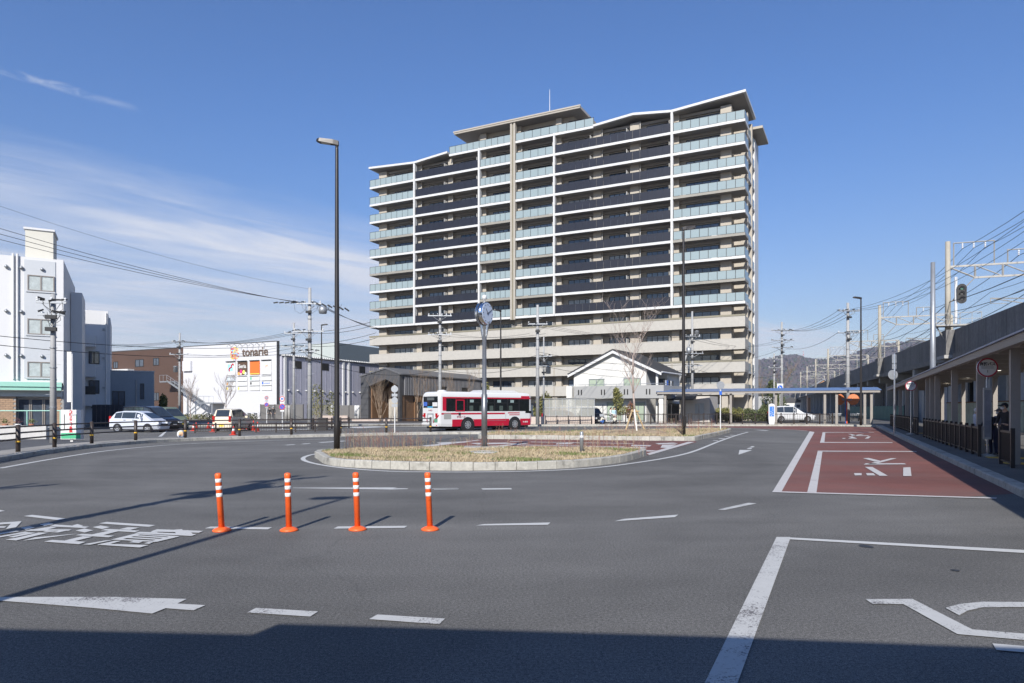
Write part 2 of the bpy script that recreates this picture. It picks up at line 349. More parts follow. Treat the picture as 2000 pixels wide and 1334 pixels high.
def kerb(name, line, w=.2, h=.15, stone=.6, closed=False, zvar=.006, z0=0.0, mat=None):
    """run of kerb stones; line is the road-side foot of the kerb, stones lie to its left"""
    mat = mat or m_kerb
    ln = resample(line, stone, closed); inn = offs(ln, w, closed); n = len(ln)
    base = B()
    for i in range(n if closed else n-1):
        j = (i+1) % n
        a = ln[i].lerp(inn[i], .12); b = ln[j].lerp(inn[j], .12); c = ln[j].lerp(inn[j], .9); d = ln[i].lerp(inn[i], .9)
        base.prism([tuple(a), tuple(b), tuple(c), tuple(d)], z0-.03, z0+h-.03)
    bo = struct(base.build(name, M('kerb_joint', (.12,.115,.10), .9, .1)))
    for i in range(n if closed else n-1):
        j = (i+1) % n; a, b, c, d = ln[i], ln[j], inn[j], inn[i]; t = .010/max(stone, .1)
        a, b = a.lerp(b, t), b.lerp(a, t); d, c = d.lerp(c, t), c.lerp(d, t); dz = rnd.uniform(-zvar, zvar); ch = .02
        e = rnd.uniform(-.004, .004); nn = (a-d).normalized()*e; a = a+nn; b = b+nn
        a2, b2 = a.lerp(d, ch/w), b.lerp(c, ch/w); zt = z0+h+dz
        vs = [(a.x,a.y,z0-.02),(b.x,b.y,z0-.02),(c.x,c.y,z0-.02),(d.x,d.y,z0-.02),(a.x,a.y,zt-ch),(b.x,b.y,zt-ch),(a2.x,a2.y,zt),(b2.x,b2.y,zt),(c.x,c.y,zt),(d.x,d.y,zt)]
        k = B(); k._add(vs, [(0,1,5,4),(4,5,7,6),(6,7,8,9),(1,2,8,7,5),(3,0,4,6,9),(2,3,9,8)]); k.build('kerb_stone', mat, bo)
    return bo, inn
V = lambda p: Vector(p)
# --- main planted island
ISL = [G(622,898), G(634,906), G(665,911.5), G(742,915.5), G(860,919), G(975,918.5), G(1075,916), G(1150,911), G(1220,902), G(1262,889.5), (4.75,25.4), (3.2,25.8), (0,26.5), (-2.6,26.7), (-4.8,26.1), (-6.4,25.1), (-6.9,24.0)]
isl = smooth_line([V(p) for p in ISL], True, .25)
_, isl_in = kerb('island_kerb', isl, .2, .22, .6, True)
m_drygrass = M('dry_turf', (.30, .235, .155), .95, .22, 1.6, bump=.6, bscale=60, col2=(.15, .125, .075), mix2=.56, s2=2.2)
def pts2(l): return [(p.x, p.y) for p in l]
def ring_in(line, closed, d): return offs(line, d, closed)
ISLAND = struct(B().sheet(pts2(offs(isl, .17, True)), .205).build('planted_island', m_drygrass))
# --- rear island (tree, lamp)
ISL2 = [V(p) for p in ((-1.6,37.6),(0.5,37.3),(4.5,36.3),(9.0,35.35),(9.6,35.6),(11,38.6),(13.5,43.8),(15.7,48.8),(15.9,50.0),(14.6,50.3),(8,47.2),(3,43.6),(-1.0,43.4),(-1.9,41),(-1.95,38.2))]
isl2 = []
for i, p in enumerate(ISL2):
    q = ISL2[(i+1) % len(ISL2)]; k = max(1, int((q-p).length/.4)); isl2 += [p.lerp(q, j/k) for j in range(k)]
kerb('rear_island_kerb', isl2, .2, .22, .6, True)
struct(B().sheet(pts2(offs(isl2, .17, True)), .205).build('rear_planted_island', m_drygrass))
_m = B(); # low mound at the tree foot
for i in range(10):
    a0, a1 = i/10*2*math.pi, (i+1)/10*2*math.pi
    for (r0, z0), (r1, z1) in (((2.2, .0), (1.5, .16)), ((1.5, .16), (.7, .26)), ((.7, .26), (0, .28))):
        _m.quad((r0*math.cos(a0), r0*.7*math.sin(a0), z0), (r0*math.cos(a1), r0*.7*math.sin(a1), z0), (r1*math.cos(a1), r1*.7*math.sin(a1), z1), (r1*math.cos(a0), r1*.7*math.sin(a0), z1))
struct(_m.build('mound', m_drygrass, None, True, (X_(1241, 40.0), 40.0, .2)))
# --- left kerb, turning into the median behind
LK = [V(p) for p in ((-12.6,13.5),(-14.6,17.5),(-16.1,21.5),(-17.3,25.75),(-17.9,30.2),(-17.0,34.6),(-14.2,37.9),(-9.7,41.2),(-4.6,44.0),(-.5,44.55),(3.3,44.7),(7.0,46.9))]
lk = smooth_line(LK, False, .3)
kerb('roadside_kerb', lk, .22, .16, .7)
lk_in = offs(lk, .2)
# pavement strip behind the kerb
_b = B(); w_out = offs(lk, 1.5)
for i in range(len(lk)-1):
    _b.quad((lk_in[i].x, lk_in[i].y, .15), (lk_in[i+1].x, lk_in[i+1].y, .15), (w_out[i+1].x, w_out[i+1].y, .15), (w_out[i].x, w_out[i].y, .15))
    _b.quad((w_out[i].x, w_out[i].y, .15), (w_out[i+1].x, w_out[i+1].y, .15), (w_out[i+1].x, w_out[i+1].y, -.02), (w_out[i].x, w_out[i].y, -.02))
struct(_b.build('median_pavement', m_walk))
# --- right platform
SD = Vector((.433, .9014)).normalized()                 # direction of the bus platform
SN = Vector((SD.y, -SD.x))
def plat(t, o=0.0): return Vector((11.0, 15.6))+SD*t+SN*o  # t metres along the kerb line, o metres to the right of it
rk = smooth_line([plat(-30), plat(-10), plat(10), plat(30), plat(45), plat(50.5), V((32.6,62.2)), V((31.4,63.5)), V((28.5,64.2)), V((10,64.4)), V((-10,64.0)), V((-30,63.6)), V((-70,62.8))], False, .6)
def kerb_right(name, line, stone): # stones to the right of the line
    return kerb(name, line[::-1], .22, .16, stone)
kerb_right('platform_kerb', [p for p in rk if p.y < 61.5 and p.x > 5], .8)
kerb_right('far_kerb', [p for p in rk if not (p.y < 61.5 and p.x > 5)], 1.0)
_i = offs(rk, -.2)
_b = B(); _b.sheet(pts2(_i)+[(-70, 78), (64, 78), (64, -20), (12, -20)], .15)
PLAT = struct(_b.build('platform_pavement', m_pave))
struct(B().sheet([(-70, 65.4), (29.0, 66.2), (32, 66), (32, 71.3), (-70, 71.3)], .154).build('far_pavement', m_walk))
struct(B().sheet([(-70, 71.2), (70, 74), (70, 80), (-70, 80)], .158).build('far_lane', m_asph2))
# tactile paving on the platform
m_tact = M('tactile_yellow', (.62, .40, .06), .7, .12, 3)
for t, o, w, l in ((4.5,1.0,.9,.35),(7.0,1.0,2.4,.35),(15.6,1.0,1.5,.4),(17.2,1.2,.9,.4),(22,1.0,1.2,.4),(30,1.0,1.2,.4)):
    c = plat(t, o+w/2); a = SN*w/2; d = SD*l
    struct(B().prism([tuple(c-a-d), tuple(c+a-d), tuple(c+a+d), tuple(c-a+d)], .14, .157).build('tactile_paving', m_tact))
struct(B().box(-36, -28, 65.6, 66.1, .14, .158).build('tactile_paving', m_tact)); struct(B().box(16, 30, 66.4, 66.8, .14, .158).build('tactile_paving', m_tact))
# --- red lanes
def zoomer(ox, oy, s): return lambda x, y: G(ox+x/s, oy+y/s)
z3 = zoomer(1480, 820, 3.846)
kx = lambda t: tuple(plat(t, -.01))
red = [z3(110,545), z3(2060,601), kx(12), kx(25), kx(40), kx(50), (31.2,63.3), (28.4,63.95), (10,64.1), (6.5,64.1), G(1340,833.2), z3(0,66), z3(250,74), z3(390,87)]
red = [z3(112,545)]+[z3(1500,584)]+[tuple(plat(t, -.015)) for t in (-2.3, 10, 20, 30, 40, 48)]+[(31.3,63.3),(28.4,63.98),(8,64.15),(8,62.9),G(1340,834.0),G(1400,834.4),z3(0,66),z3(250,74),z3(392,88)]
RED = struct(B().sheet(red, .004).build('red_bus_bay', m_redlane))
z4 = zoomer(800, 820, 2.857)
bay = [z4(10,152), (-1.75,37.5), (4.5,36.2), (9.1,35.25), (9.4,35.3), z4(1605,124), z4(1330,199), (4.9,25.2), (3.3,25.9), (0,26.6), (-2.6,26.8)]
REDB = struct(B().sheet(bay, .004).build('red_centre_bay', m_redlane))
# --- painted markings (parts of the road they lie on)
def mark(name, pts, parent=None, mat=None, z=.008): B().sheet(pts, z).build(name, mat or m_line, parent or ROAD)
def ribbon(name, px, w, parent=None, mat=None, z=.008, sm=True):
    pts = [V(G(*p)) for p in px]
    ln = smooth_line(pts, False, .5) if sm and len(pts) > 2 else pts
    a = offs(ln, w/2); c = offs(ln, -w/2); b = B()
    for i in range(len(ln)-1): b.quad((c[i].x,c[i].y,z), (c[i+1].x,c[i+1].y,z), (a[i+1].x,a[i+1].y,z), (a[i].x,a[i].y,z))
    b.build(name, mat or m_line, parent or ROAD)
ribbon('edge_line', [(0,915),(110,895.5),(220,879.5),(350,868),(500,861.5),(640,857.5)], .16)
ribbon('edge_line', [(627,885.5),(606,889),(592,895),(600,902),(640,910.5),(700,917),(800,922),(1000,921.5),(1150,915),(1250,903),(1320,891),(1360,880),(1404,862.5),(1440,850),(1461,844.2)], .15)
zl = zoomer(1320, 820, 5.0)
for a in (((350,200),(405,203),(425,210),(372,205)), ((412,183),(470,182),(490,186),(430,188)), ((470,162),(525,165),(545,168),(490,168)), ((520,148),(575,150),(590,153),(540,153))): mark('hatch_bar', [zl(*p) for p in a])
for a in (((612,342),(622,295),(690,296),(748,297)), ((690,285),(712,275),(748,275),(735,286)), ((718,270),(742,258),(770,260),(757,270))): mark('lane_arrow', [zl(*p) for p in a])
mark('lane_dash', [zl(*p) for p in ((410,880),(470,887),(790,820),(705,814))], mat=m_line_w)
ribbon('edge_line', [(1340,834.3),(1400,834.8),(1480,837.2),(1545,839.5),(1578,842)], .15)
mark('lane_dash', [zl(*p) for p in ((765,99),(850,100),(915,106),(880,108))])
mark('edge_line', [z3(*p) for p in ((110,545),(390,87),(426,93),(178,543))], RED, m_line_r, .009)
mark('bay_line', [z3(*p) for p in ((110,540),(1797,589),(1790,597),(110,548))], RED, m_line_r, .013)
mark('bay_line', [z3(*p) for p in ((372,545),(450,238),(486,238),(441,548))], RED, m_line_r, .009)
mark('bay_line', [z3(*p) for p in ((451,234),(1190,238),(1196,243),(449,240))], RED, m_line_r, .013)
mark('bay_line', [z3(*p) for p in ((468,173),(487,96),(508,96),(500,173))], RED, m_line_r, .009)
mark('bay_line', [z3(*p) for p in ((468,169),(1010,171),(1015,175),(466,174))], RED, m_line_r, .013)
mark('bay_line', [z3(*p) for p in ((487,94),(870,94),(875,96),(486,97))], RED, m_line_r, .013)
for a in (((790,292),(835,290),(925,312),(880,318)), ((1000,292),(1045,292),(880,336),(820,336)), ((812,330),(1100,330),(1118,338),(795,340)), ((805,358),(860,358),(977,425),(915,425)), ((1093,362),(1147,360),(1155,427),(1092,427)), ((722,405),(780,405),(780,421),(730,422)), ((812,405),(868,405),(884,422),(822,422)),
          ((678,108),(700,108),(745,119),(720,120)), ((778,109),(800,109),(735,121),(705,121)), ((705,118),(828,119),(840,123),(700,123)), ((680,127),(710,127),(748,143),(718,143)), ((828,127),(850,127),(830,143),(803,143)), ((640,139),(660,139),(655,144),(632,144)), ((690,137),(705,137),(715,143),(678,143))):
    mark('painted_letter_stroke', [z3(*p) for p in a], RED, m_line_r, .017)
for a in (((1180,160),(1260,150),(1330,155),(1250,166)), ((1240,140),(1350,143),(1340,149),(1235,147)), ((1370,132),(1470,128),(1500,133),(1390,138)), ((1410,140),(1490,138),(1440,158),(1400,156)), ((1230,168),(1380,172),(1350,178),(1220,173)), ((820,132),(920,127),(900,137),(815,138)), ((330,130),(540,128),(600,134),(380,138)), ((150,128),(290,122),(320,127),(170,136)), ((60,146),(380,113),(400,114),(120,150)), ((430,150),(640,130),(670,131),(480,154)),((650,155),(1000,158),(1000,161),(640,158)), ((560,121),(1250,132),(1250,134),(560,123.5)), ((600,139),(1200,150),(1200,153),(600,142))):
    mark('painted_letter_stroke', [z4(*p) for p in a], REDB, m_line_r, .009+.0006*rnd.random())
mark('edge_line', [z4(*p) for p in ((1322,190),(1555,124),(1590,125),(1340,198))], REDB, m_line_r, .0125)
# lettering in the lane on the left
zk = zoomer(0, 980, 4.762)
KJ = (((220,137),(300,126),(612,160),(545,176)), ((920,206),(990,192),(1447,222),(1385,238)), ((-120,70),(0,80),(46,88),(0,97),(-140,85)),
 ((-200,212),(200,186),(186,202),(-200,232)), ((110,198),(200,188),(150,242),(55,258)), ((-100,232),(60,234),(42,247),(-100,250)),
 ((190,247),(275,233),(322,246),(240,266)), ((370,215),(455,199),(500,213),(412,230)), ((460,234),(510,217),(830,238),(790,250)), ((672,226),(720,213),(772,228),(740,240)),
 ((300,264),(470,238),(530,243),(380,276)), ((235,274),(290,262),(665,263),(640,275),(240,277)), ((590,268),(665,265),(545,291),(500,285)), ((400,284),(430,276),(550,287),(535,292)),
 ((-200,325),(150,275),(182,280),(-200,342)), ((-200,362),(236,284),(268,291),(-200,372)), ((75,334),(270,290),(330,296),(125,338)), ((50,360),(180,335),(360,293),(452,294),(150,366)), ((215,368),(330,338),(640,310),(735,302),(560,325),(380,348)),
 ((703,274),(785,255),(868,272),(788,292)), ((860,243),(935,227),(1023,242),(950,260)), ((940,272),(985,258),(1300,275),(1255,290)), ((1110,262),(1190,243),(1300,246),(1212,268)),
 ((700,318),(760,305),(1065,323),(1010,338)), ((850,312),(1010,277),(1100,281),(955,318)), ((410,378),(485,362),(798,380),(735,402)), ((600,368),(770,327),(862,332),(690,374)),
 ((1400,284),(1460,262),(1890,278),(1850,295)), ((1250,300),(1300,286),(1830,308),(1780,325)), ((1610,268),(1690,262),(1740,300),(1650,315)), ((1700,274),(1750,270),(1800,312),(1740,318)), ((1420,284),(1470,288),(1440,300),(1380,296)),
 ((1030,360),(1250,306),(1315,310),(1112,363)), ((1390,376),(1600,326),(1670,330),(1460,380)), ((1240,308),(1270,303),(1670,328),(1640,338)), ((1200,326),(1240,317),(1600,340),(1560,349)), ((1150,343),(1190,334),(1540,356),(1500,365)), ((1030,360),(1075,351),(1480,373),(1440,382)),
 ((770,405),(980,368),(1040,366),(840,408)), ((905,406),(1070,372),(1130,371),(990,410)), ((905,408),(960,399),(1382,411),(1300,434)), ((1200,385),(1240,373),(1330,378),(1290,392)), ((1340,395),(1380,383),(1425,386),(1385,400)))
for i, a in enumerate(KJ): mark('painted_letter_stroke', [zk(*p) for p in a], ROAD, m_line, .008+i*.0001)
mark('lane_arrow', [zk(*p) for p in ((-600,880),(0,893),(350,893),(1060,893),(1735,912),(1650,955),(1910,970),(1800,1018),(1540,998),(1415,1048),(860,995),(0,927),(-600,905))], mat=m_line_w)
zb = zoomer(400, 880, 4.0)
for a in (((0,612),(45,598),(525,604),(492,620)), ((1005,614),(1040,597),(1582,592),(1560,608)), ((690,293),(1505,291),(1470,297),(1590,299),(1580,304),(1460,307),(690,296)), ((1772,300),(1985,299),(1980,303),(1775,303))): mark('lane_dash', [zb(*p) for p in a])
for a in (((929,1027.5),(946,1024.5),(1075,1021.5),(1070,1026)), ((1200,1019),(1218,1014.5),(1325,1006),(1318,1011)), ((483,1198),(500,1189),(621,1196),(606,1206)), ((721,1211),(737,1202),(869,1210),(858,1221)), ((845,954.5),(893,954),(896,956.5),(848,957)), ((940,954.5),(998,954),(1000,956.5),(943,957)),
          ((555,869.5),(573,868),(578,868.6),(562,870)), ((588,867.3),(603,865.8),(608,866.4),(594,867.8)), ((620,864.2),(672,861.2),(678,861.9),(628,865))): mark('lane_dash', [G(*p) for p in a], mat=m_line if a[0][1] < 1100 else m_line_w)
zr = zoomer(1350, 1020, 3.077)
mark('bay_line', [zr(*p) for p in ((513,92),(594,92),(594,104),(160,1300),(-80,1300))], mat=m_line_w)
mark('bay_line', [zr(*p) for p in ((594,95),(2400,192),(2400,212),(590,106))], z=.0085)
mark('wheelchair_sign', [zr(*p) for p in ((1048,467),(1330,466),(1690,650),(2300,700),(2300,740),(1600,678),(1275,497),(1090,497))], mat=m_line_w)
mark('wheelchair_sign', [zr(*p) for p in ((1528,520),(1610,497),(1750,483),(2000,485),(2250,500),(2250,530),(2000,515),(1750,517),(1660,537),(1610,565))], mat=m_line_w, z=.0085)
mark('wheelchair_sign', [zr(*p) for p in ((1810,735),(2300,775),(2300,815),(1835,775))], mat=m_line_w, z=.009)
for a in (((640,832),(690,831),(760,834),(700,836.5)), ((500,840),(600,838.5),(605,839),(505,840.6)), ((1165,838.3),(1330,837.4),(1330,837.8),(1165,838.7))): mark('lane_dash', [G(*p) for p in a])
mark('parking_line', [G(*p) for p in ((309,853),(316,853),(327,842),(323,842))])
for i in range(8): mark('parking_line', [(-34+i*1.0, 44.6), (-33.5+i*1.0, 44.62), (-33.5+i, 44.9), (-34+i, 44.88)])
# oil spots and a drain cover
m_spot = M('oil_stain', (.03, .03, .03), .6, .2, 8)
for x, y, a, b_ in ((1692,1067.5,.09,.04), (1865,1114.5,.05,.02)):
    c = G(x, y); B().sheet([(c[0]+a*math.cos(t*.7)*rnd.uniform(.7,1.1), c[1]+b_*3*math.sin(t*.7)*rnd.uniform(.7,1.1)) for t in range(9)], .005).build('oil_stain', m_spot, ROAD)
# --- grass on the islands (uncountable)
def inside(p, poly):
    c = False; n = len(poly)
    for i in range(n):
        a, b = poly[i], poly[(i+1) % n]
        if (a[1] > p[1]) != (b[1] > p[1]) and p[0] < (b[0]-a[0])*(p[1]-a[1])/(b[1]-a[1])+a[0]: c = not c
    return c
m_blade = [M('dry_blade', (.40, .325, .21), .9, .25, 2.5), M('green_blade', (.15, .18, .06), .9, .25, 2.5), M('red_stem', (.30, .16, .12), .9, .2, 2)]
def grass(name, poly, n, h, label, seed, z=.205):
    r = random.Random(seed); xs = [p[0] for p in poly]; ys = [p[1] for p in poly]; b = B()
    x0, x1, y0, y1 = min(xs), max(xs), min(ys), max(ys); k = 0
    while k < n:
        p = (r.uniform(x0, x1), r.uniform(y0, y1))
        if not inside(p, poly): continue
        cl_ = .5+.5*math.sin(p[0]*2.9+1.3*math.sin(p[1]*2.1))*math.cos(p[1]*2.6+p[0]*.7)
        k += 1
        if r.random() > .30+.9*cl_: continue
        a = r.uniform(0, math.pi); w = r.uniform(.006, .02); hh = h*r.uniform(.3, 1.1)*(.55+.75*cl_); l = r.uniform(-.8, .8)*hh
        g = math.sin(p[0]*1.7+1)*math.cos(p[1]*1.3)+.6*math.sin(p[0]*.6+p[1]*2.3)
        b.mat(1 if g+r.uniform(-.6, .6) > .75 else 0)
        ca, sa = math.cos(a), math.sin(a)
        b._add([(p[0]-ca*w, p[1]-sa*w, z), (p[0]+ca*w, p[1]+sa*w, z), (p[0]+l*sa+r.uniform(-.02, .02), p[1]-l*ca, z+hh)], [(0, 1, 2)])
    return tag(b.build(name, m_blade), label, 'grass', kind='stuff')
grass('dry_grass', pts2(offs(isl, .25, True)), 42000, .085, 'short dry straw and green grass on the rounded front island', 3)
grass('dry_grass', pts2(offs(isl2, .25, True)), 22000, .13, 'straw coloured grass on the rear island round the young tree', 4)
def stems(name, spots, label, seed):
    r = random.Random(seed); b = B()
    for (x0, x1, y0, y1, n, h) in spots:
        for _ in range(n):
            x, y = r.uniform(x0, x1), r.uniform(y0, y1); hh = h*r.uniform(.4, 1.1); b.mat(2 if r.random() < .7 else 0)
            lx, ly = r.uniform(-.12, .12)*hh, r.uniform(-.12, .12)*hh
            b.cyl((x, y, .20), (x+lx, y+ly, .20+hh), .005, .003, 3, False)
            for q in range(5):
                t = r.uniform(.4, 1); a = r.uniform(0, 6.28); l = r.uniform(.05, .14)
                b.cyl((x+lx*t, y+ly*t, .20+hh*t), (x+lx*t+l*math.cos(a), y+ly*t+l*math.sin(a), .20+hh*t+l*.9), .003, .002, 3, False)
    return tag(b.build(name, m_blade), label, 'weeds', kind='stuff')
stems('weed_stems', [(-6.2,-3.4,24.6,25.9,120,.72), (-6.0,-1,25,26.2,60,.5), (-1,4.2,21.5,26.3,70,.6), (1.5,4.6,23,26,40,.7)], 'thin reddish dry weed stems standing on the front island', 5)
stems('weed_stems', [(-1,8,37.4,38.4,70,.6), (9.5,13,40,46,120,.8), (5,9.3,36.5,38,50,.8)], 'thin dry weed stems along the rear island edge', 6)
# ================================================================== APARTMENT TOWER
GA = R(-27.0)                                    # the street grid: local x runs right and towards us, local y runs away
APT = thing('apartment_tower', 'tall beige and white apartment tower with glass and black balcony rows', 'building', (-24.2, 116.0, 0), GA)
FL = 2.95; ZS = [39.2-FL*k for k in range(13)]   # slab tops, 0 = top glass floor; 9.. have solid parapets
Z15 = ZS[0]+FL; LEN = 61.0; BD = 1.9; DEP = 15.5
m_slabw = M('white_slab_edge', (.56, .56, .55), .55, .03, .8)
m_slabb = M('beige_slab_edge', (.27, .255, .22), .6, .05)
m_finb = M('beige_fin', (.36, .33, .28), .6, .05)
m_scr = M('partition_screen', (.50, .49, .46), .5, .04)
# core walls with real depth
core = B(); core.box(1.2, 59.0, BD, DEP, 0, 42.0).box(20.2, 36.5, BD, DEP-2, 42.0, 45.0)
core.build('wall', m_beige, APT)
def bay(s0, s1, kind, ks, n):
    """one bay of balconies: slab, rail panels, soffit"""
    for k in ks:
        z = ZS[k] if k >= 0 else Z15
        white = (kind == 'dark') or (k not in (3, 5, 7))
        pbox('balcony_slab', m_slabw if white else m_slabb, APT, s0, s1, 0, .14, z-.34, z)
        w = (s1-s0-.10)/n
        for i in range(n):
            a = s0+.05+i*w
            if kind == 'glass': pbox('glass_panel', m_glass_rail, APT, a+.035, a+w-.035, .035, .06, z+.06, z+1.13)
            else: pbox('dark_panel', m_dark_rail, APT, a+.012, a+w-.012, .02, .06, z+.02, z+1.18)
        if kind == 'glass':
            key = ('posts', round(s1-s0, 2), n)
            if key not in _bc:
                q = B()
                for i in range(n+1): q.box(.05+i*w-.028, .05+i*w+.028, .03, .10, 0, 1.16)
                _bc[key] = q.mesh('rail_post_rank', m_dark)
            tag(put('rail_post_rank', _bc[key], APT, (s0, 0, z-.0)), kind='stuff')
        pbox('handrail', m_dark, APT, s0+.03, s1-.03, .02, .075, z+1.14 if kind == 'glass' else z+1.185, z+1.18 if kind == 'glass' else z+1.21)
G9 = list(range(9))
bay(0, 9.05, 'glass', G9, 8); bay(9.35, 21.25, 'dark', G9, 10)
bay(21.55, 26.9, 'glass', G9, 6); bay(27.75, 34.0, 'glass', G9, 5)
bay(34.25, 51.35, 'dark', G9, 16); bay(51.65, 61.0, 'glass', G9, 8)
bay(15.9, 26.9, 'glass', [-1], 10); bay(27.75, 40.3, 'glass', [-1], 9)
# rail posts behind the glass, one rank per bay and floor
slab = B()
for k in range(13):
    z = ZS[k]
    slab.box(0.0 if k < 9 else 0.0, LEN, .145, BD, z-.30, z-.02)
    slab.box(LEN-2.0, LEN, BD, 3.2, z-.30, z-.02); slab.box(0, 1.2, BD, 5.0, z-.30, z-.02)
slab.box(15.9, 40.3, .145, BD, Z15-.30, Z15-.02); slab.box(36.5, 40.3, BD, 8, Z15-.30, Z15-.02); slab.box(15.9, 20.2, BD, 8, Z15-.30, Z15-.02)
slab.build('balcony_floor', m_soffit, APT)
for s0, s1, z0, z1, m in ((9.05,9.35,ZS[8]-.34,42.0,m_slabw),(21.25,21.55,ZS[8]-.34,Z15-.0,m_slabw),(34.0,34.25,ZS[8]-.34,Z15-.0,m_slabw),(51.35,51.65,ZS[8]-.34,42.0,m_slabw),(26.9,27.2,ZS[8]-.5,45.3,m_finb),(27.45,27.75,ZS[8]-.5,45.3,m_finb)):
    pbox('fin', m, APT, s0, s1, -.12, .5, z0, z1)
pbox('fin_groove', m_olive, APT, 27.2, 27.45, .02, .4, ZS[8]-.5, 45.2)
# solid parapets
for k in range(9, 13):
    z = ZS[k]; cop = k in (9, 11)
    pbox('parapet', m_beige_l, APT, 0, LEN, 0, .14, z-.34, z+1.02)
    pbox('parapet', m_beige_l, APT, LEN-.14, LEN, .142, 3.2, z-.34, z+1.02)
    pbox('parapet', m_beige_l, APT, 0, .14, .142, 5.0, z-.34, z+1.02)
    if cop: pbox('coping', m_olive, APT, -.05, LEN+.04, -.05, .2, z+1.02, z+1.26)
    else: pbox('coping', m_beige_l, APT, -.004, LEN+.003, -.01, .17, z+1.021, z+1.10)
    if k >= 11:
        for s in (21.4, 34.1, 42.8, 51.5): pbox('joint_strip', m_finb, APT, s-.12, s+.12, -.05, .1, z-.34, z+1.02)
# right end balconies: glass return rail
for k in G9:
    z = ZS[k]; white = k not in (3, 5, 7)
    pbox('balcony_slab', m_slabw if white else m_slabb, APT, LEN-.12, LEN+.002, .142, 3.2, z-.34, z)
    for i in range(3): pbox('glass_panel', m_glass_rail, APT, LEN-.06, LEN-.03, .12+i*1.02, 1.10+i*1.02, z+.06, z+1.13)
    pbox('balcony_slab', m_slabw if white else m_slabb, APT, -.002, .12, .142, 5.0, z-.34, z)
# end elevation: columns, side balconies, white wall
for y0, y1, m, x1 in ((4.1, 4.8, m_beige, 60.75), (8.3, 8.9, m_beige, 60.75), (11.4, 15.4, m_wall_white, 60.7)):
    pbox('end_column', m, APT, 58.9, x1, y0, y1, 0, 41.6 if y0 < 11 else 40.6)
for k in range(13):
    z = ZS[k]
    for y0, y1 in ((4.9, 8.2), (9.0, 11.3)):
        pbox('balcony_slab', m_slabw, APT, 59.0, 60.7, y0, y1, z-.3, z)
        pbox('glass_panel', m_glass_rail, APT, 60.62, 60.65, y0+.05, y1-.05, z+.05, z+1.12) if k < 10 else pbox('end_glass', m_glass_rail, APT, 60.62, 60.65, y0+.05, y1-.05, z+.05, z+1.12)
pbox('drain_pipe', m_conc, APT, 60.2, 60.6, 15.5, 15.9, 0, 41.0)
# ground floor columns
for s in (1.3, 9.2, 15.4, 21.4, 27.3, 34.1, 40.3, 46.0, 51.5, 58.4): pbox('ground_column', m_beige, APT, s-.4, s+.4, .3, 1.0, 0, ZS[12]-.34)
# roofs
def roof(prof, th, y0, y1, m, name='roof'):
    b = B(); b.xprism([(x, z) for x, z in prof]+[(x, z-th) for x, z in prof[::-1]], 'y', y0, y1); return b.build(name, m, APT)
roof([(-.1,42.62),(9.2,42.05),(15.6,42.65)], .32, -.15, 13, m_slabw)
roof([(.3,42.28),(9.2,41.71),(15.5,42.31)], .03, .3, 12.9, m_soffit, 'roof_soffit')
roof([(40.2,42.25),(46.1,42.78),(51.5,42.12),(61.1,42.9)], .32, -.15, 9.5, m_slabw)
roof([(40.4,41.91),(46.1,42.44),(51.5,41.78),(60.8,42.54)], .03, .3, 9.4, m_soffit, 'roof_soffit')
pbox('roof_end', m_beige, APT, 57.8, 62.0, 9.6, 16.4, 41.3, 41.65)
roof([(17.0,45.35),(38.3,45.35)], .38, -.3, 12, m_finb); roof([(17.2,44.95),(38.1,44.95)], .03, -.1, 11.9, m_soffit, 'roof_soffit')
pbox('roof_edge_lip', m_beige, APT, 16.9, 38.4, -.38, -.302, 45.22, 45.42)
for s0, s1, z in ((8.0,11.5,42.5),(37.5,43.5,42.9),(49.5,52.6,42.9)): pbox('roof_plant_box', m_beige, APT, s0, s1, 2.5, 6.0, z-.8, z+.25)
B().cyl((31.2, 5, 45.2), (31.2, 5, 51.3), .07, .03, 6).build('lightning_rod', m_white, APT)
B().cyl((55.0, 3, 42.3), (55.0, 3, 43.6), .04, .02, 5).build('lightning_rod', m_white, APT)
# pillars, windows, partitions on the recessed wall
PIL = [(1.1,2.7),(8.85,9.75),(15.0,15.8),(20.9,22.0),(27.15,28.1),(33.9,34.8),(39.8,41.0),(45.3,46.6),(51.2,52.2),(57.7,59.1)]
WIN = [(3.9,8.3),(10.95,14.3),(17.0,20.5),(22.9,26.5),(29.0,33.2),(35.65,39.2),(42.0,45.05),(47.5,50.6),(53.0,57.4)]
_wc = {}
m_win_c = glass_mat('window_glass_blind', (.34, .35, .34), .15, .6); m_win_d = glass_mat('window_glass_dark', (.02, .026, .035), .03, 1.0)
def window(parent, x0, x1, yf, z0, z1, npane=4, frame=None, pm=None):
    """recessed sliding window with frame bars standing proud and two glass sheets"""
    w = round(x1-x0, 2); h = round(z1-z0, 2); key = (w, h, npane, (frame or m_frame).name)
    if key not in _wc:
        b = B(); t = .07
        b.box(0, w, -.05, .06, 0, t).box(0, w, -.05, .06, h-t, h).box(0, t, -.049, .06, t, h-t).box(w-t, w, -.049, .06, t, h-t)
        for i in range(1, npane): b.box(i*w/npane-.045, i*w/npane+.045, -.04 if i % 2 else -.02, .05, t, h-t)
        _wc[key] = b.mesh('window', frame or m_frame)
    o = put('window', _wc[key], parent, (x0, yf, z0))
    for i, (a, c) in enumerate(((.07, w/2), (w/2, w-.07))):
        kk = (w, h, i, 'p', (pm or m_win).name)
        if kk not in _wc: _wc[kk] = B().box(a, c, .0, .02, .07, h-.07).mesh('pane', pm or m_win)
        put('pane', _wc[kk], o)
    return o
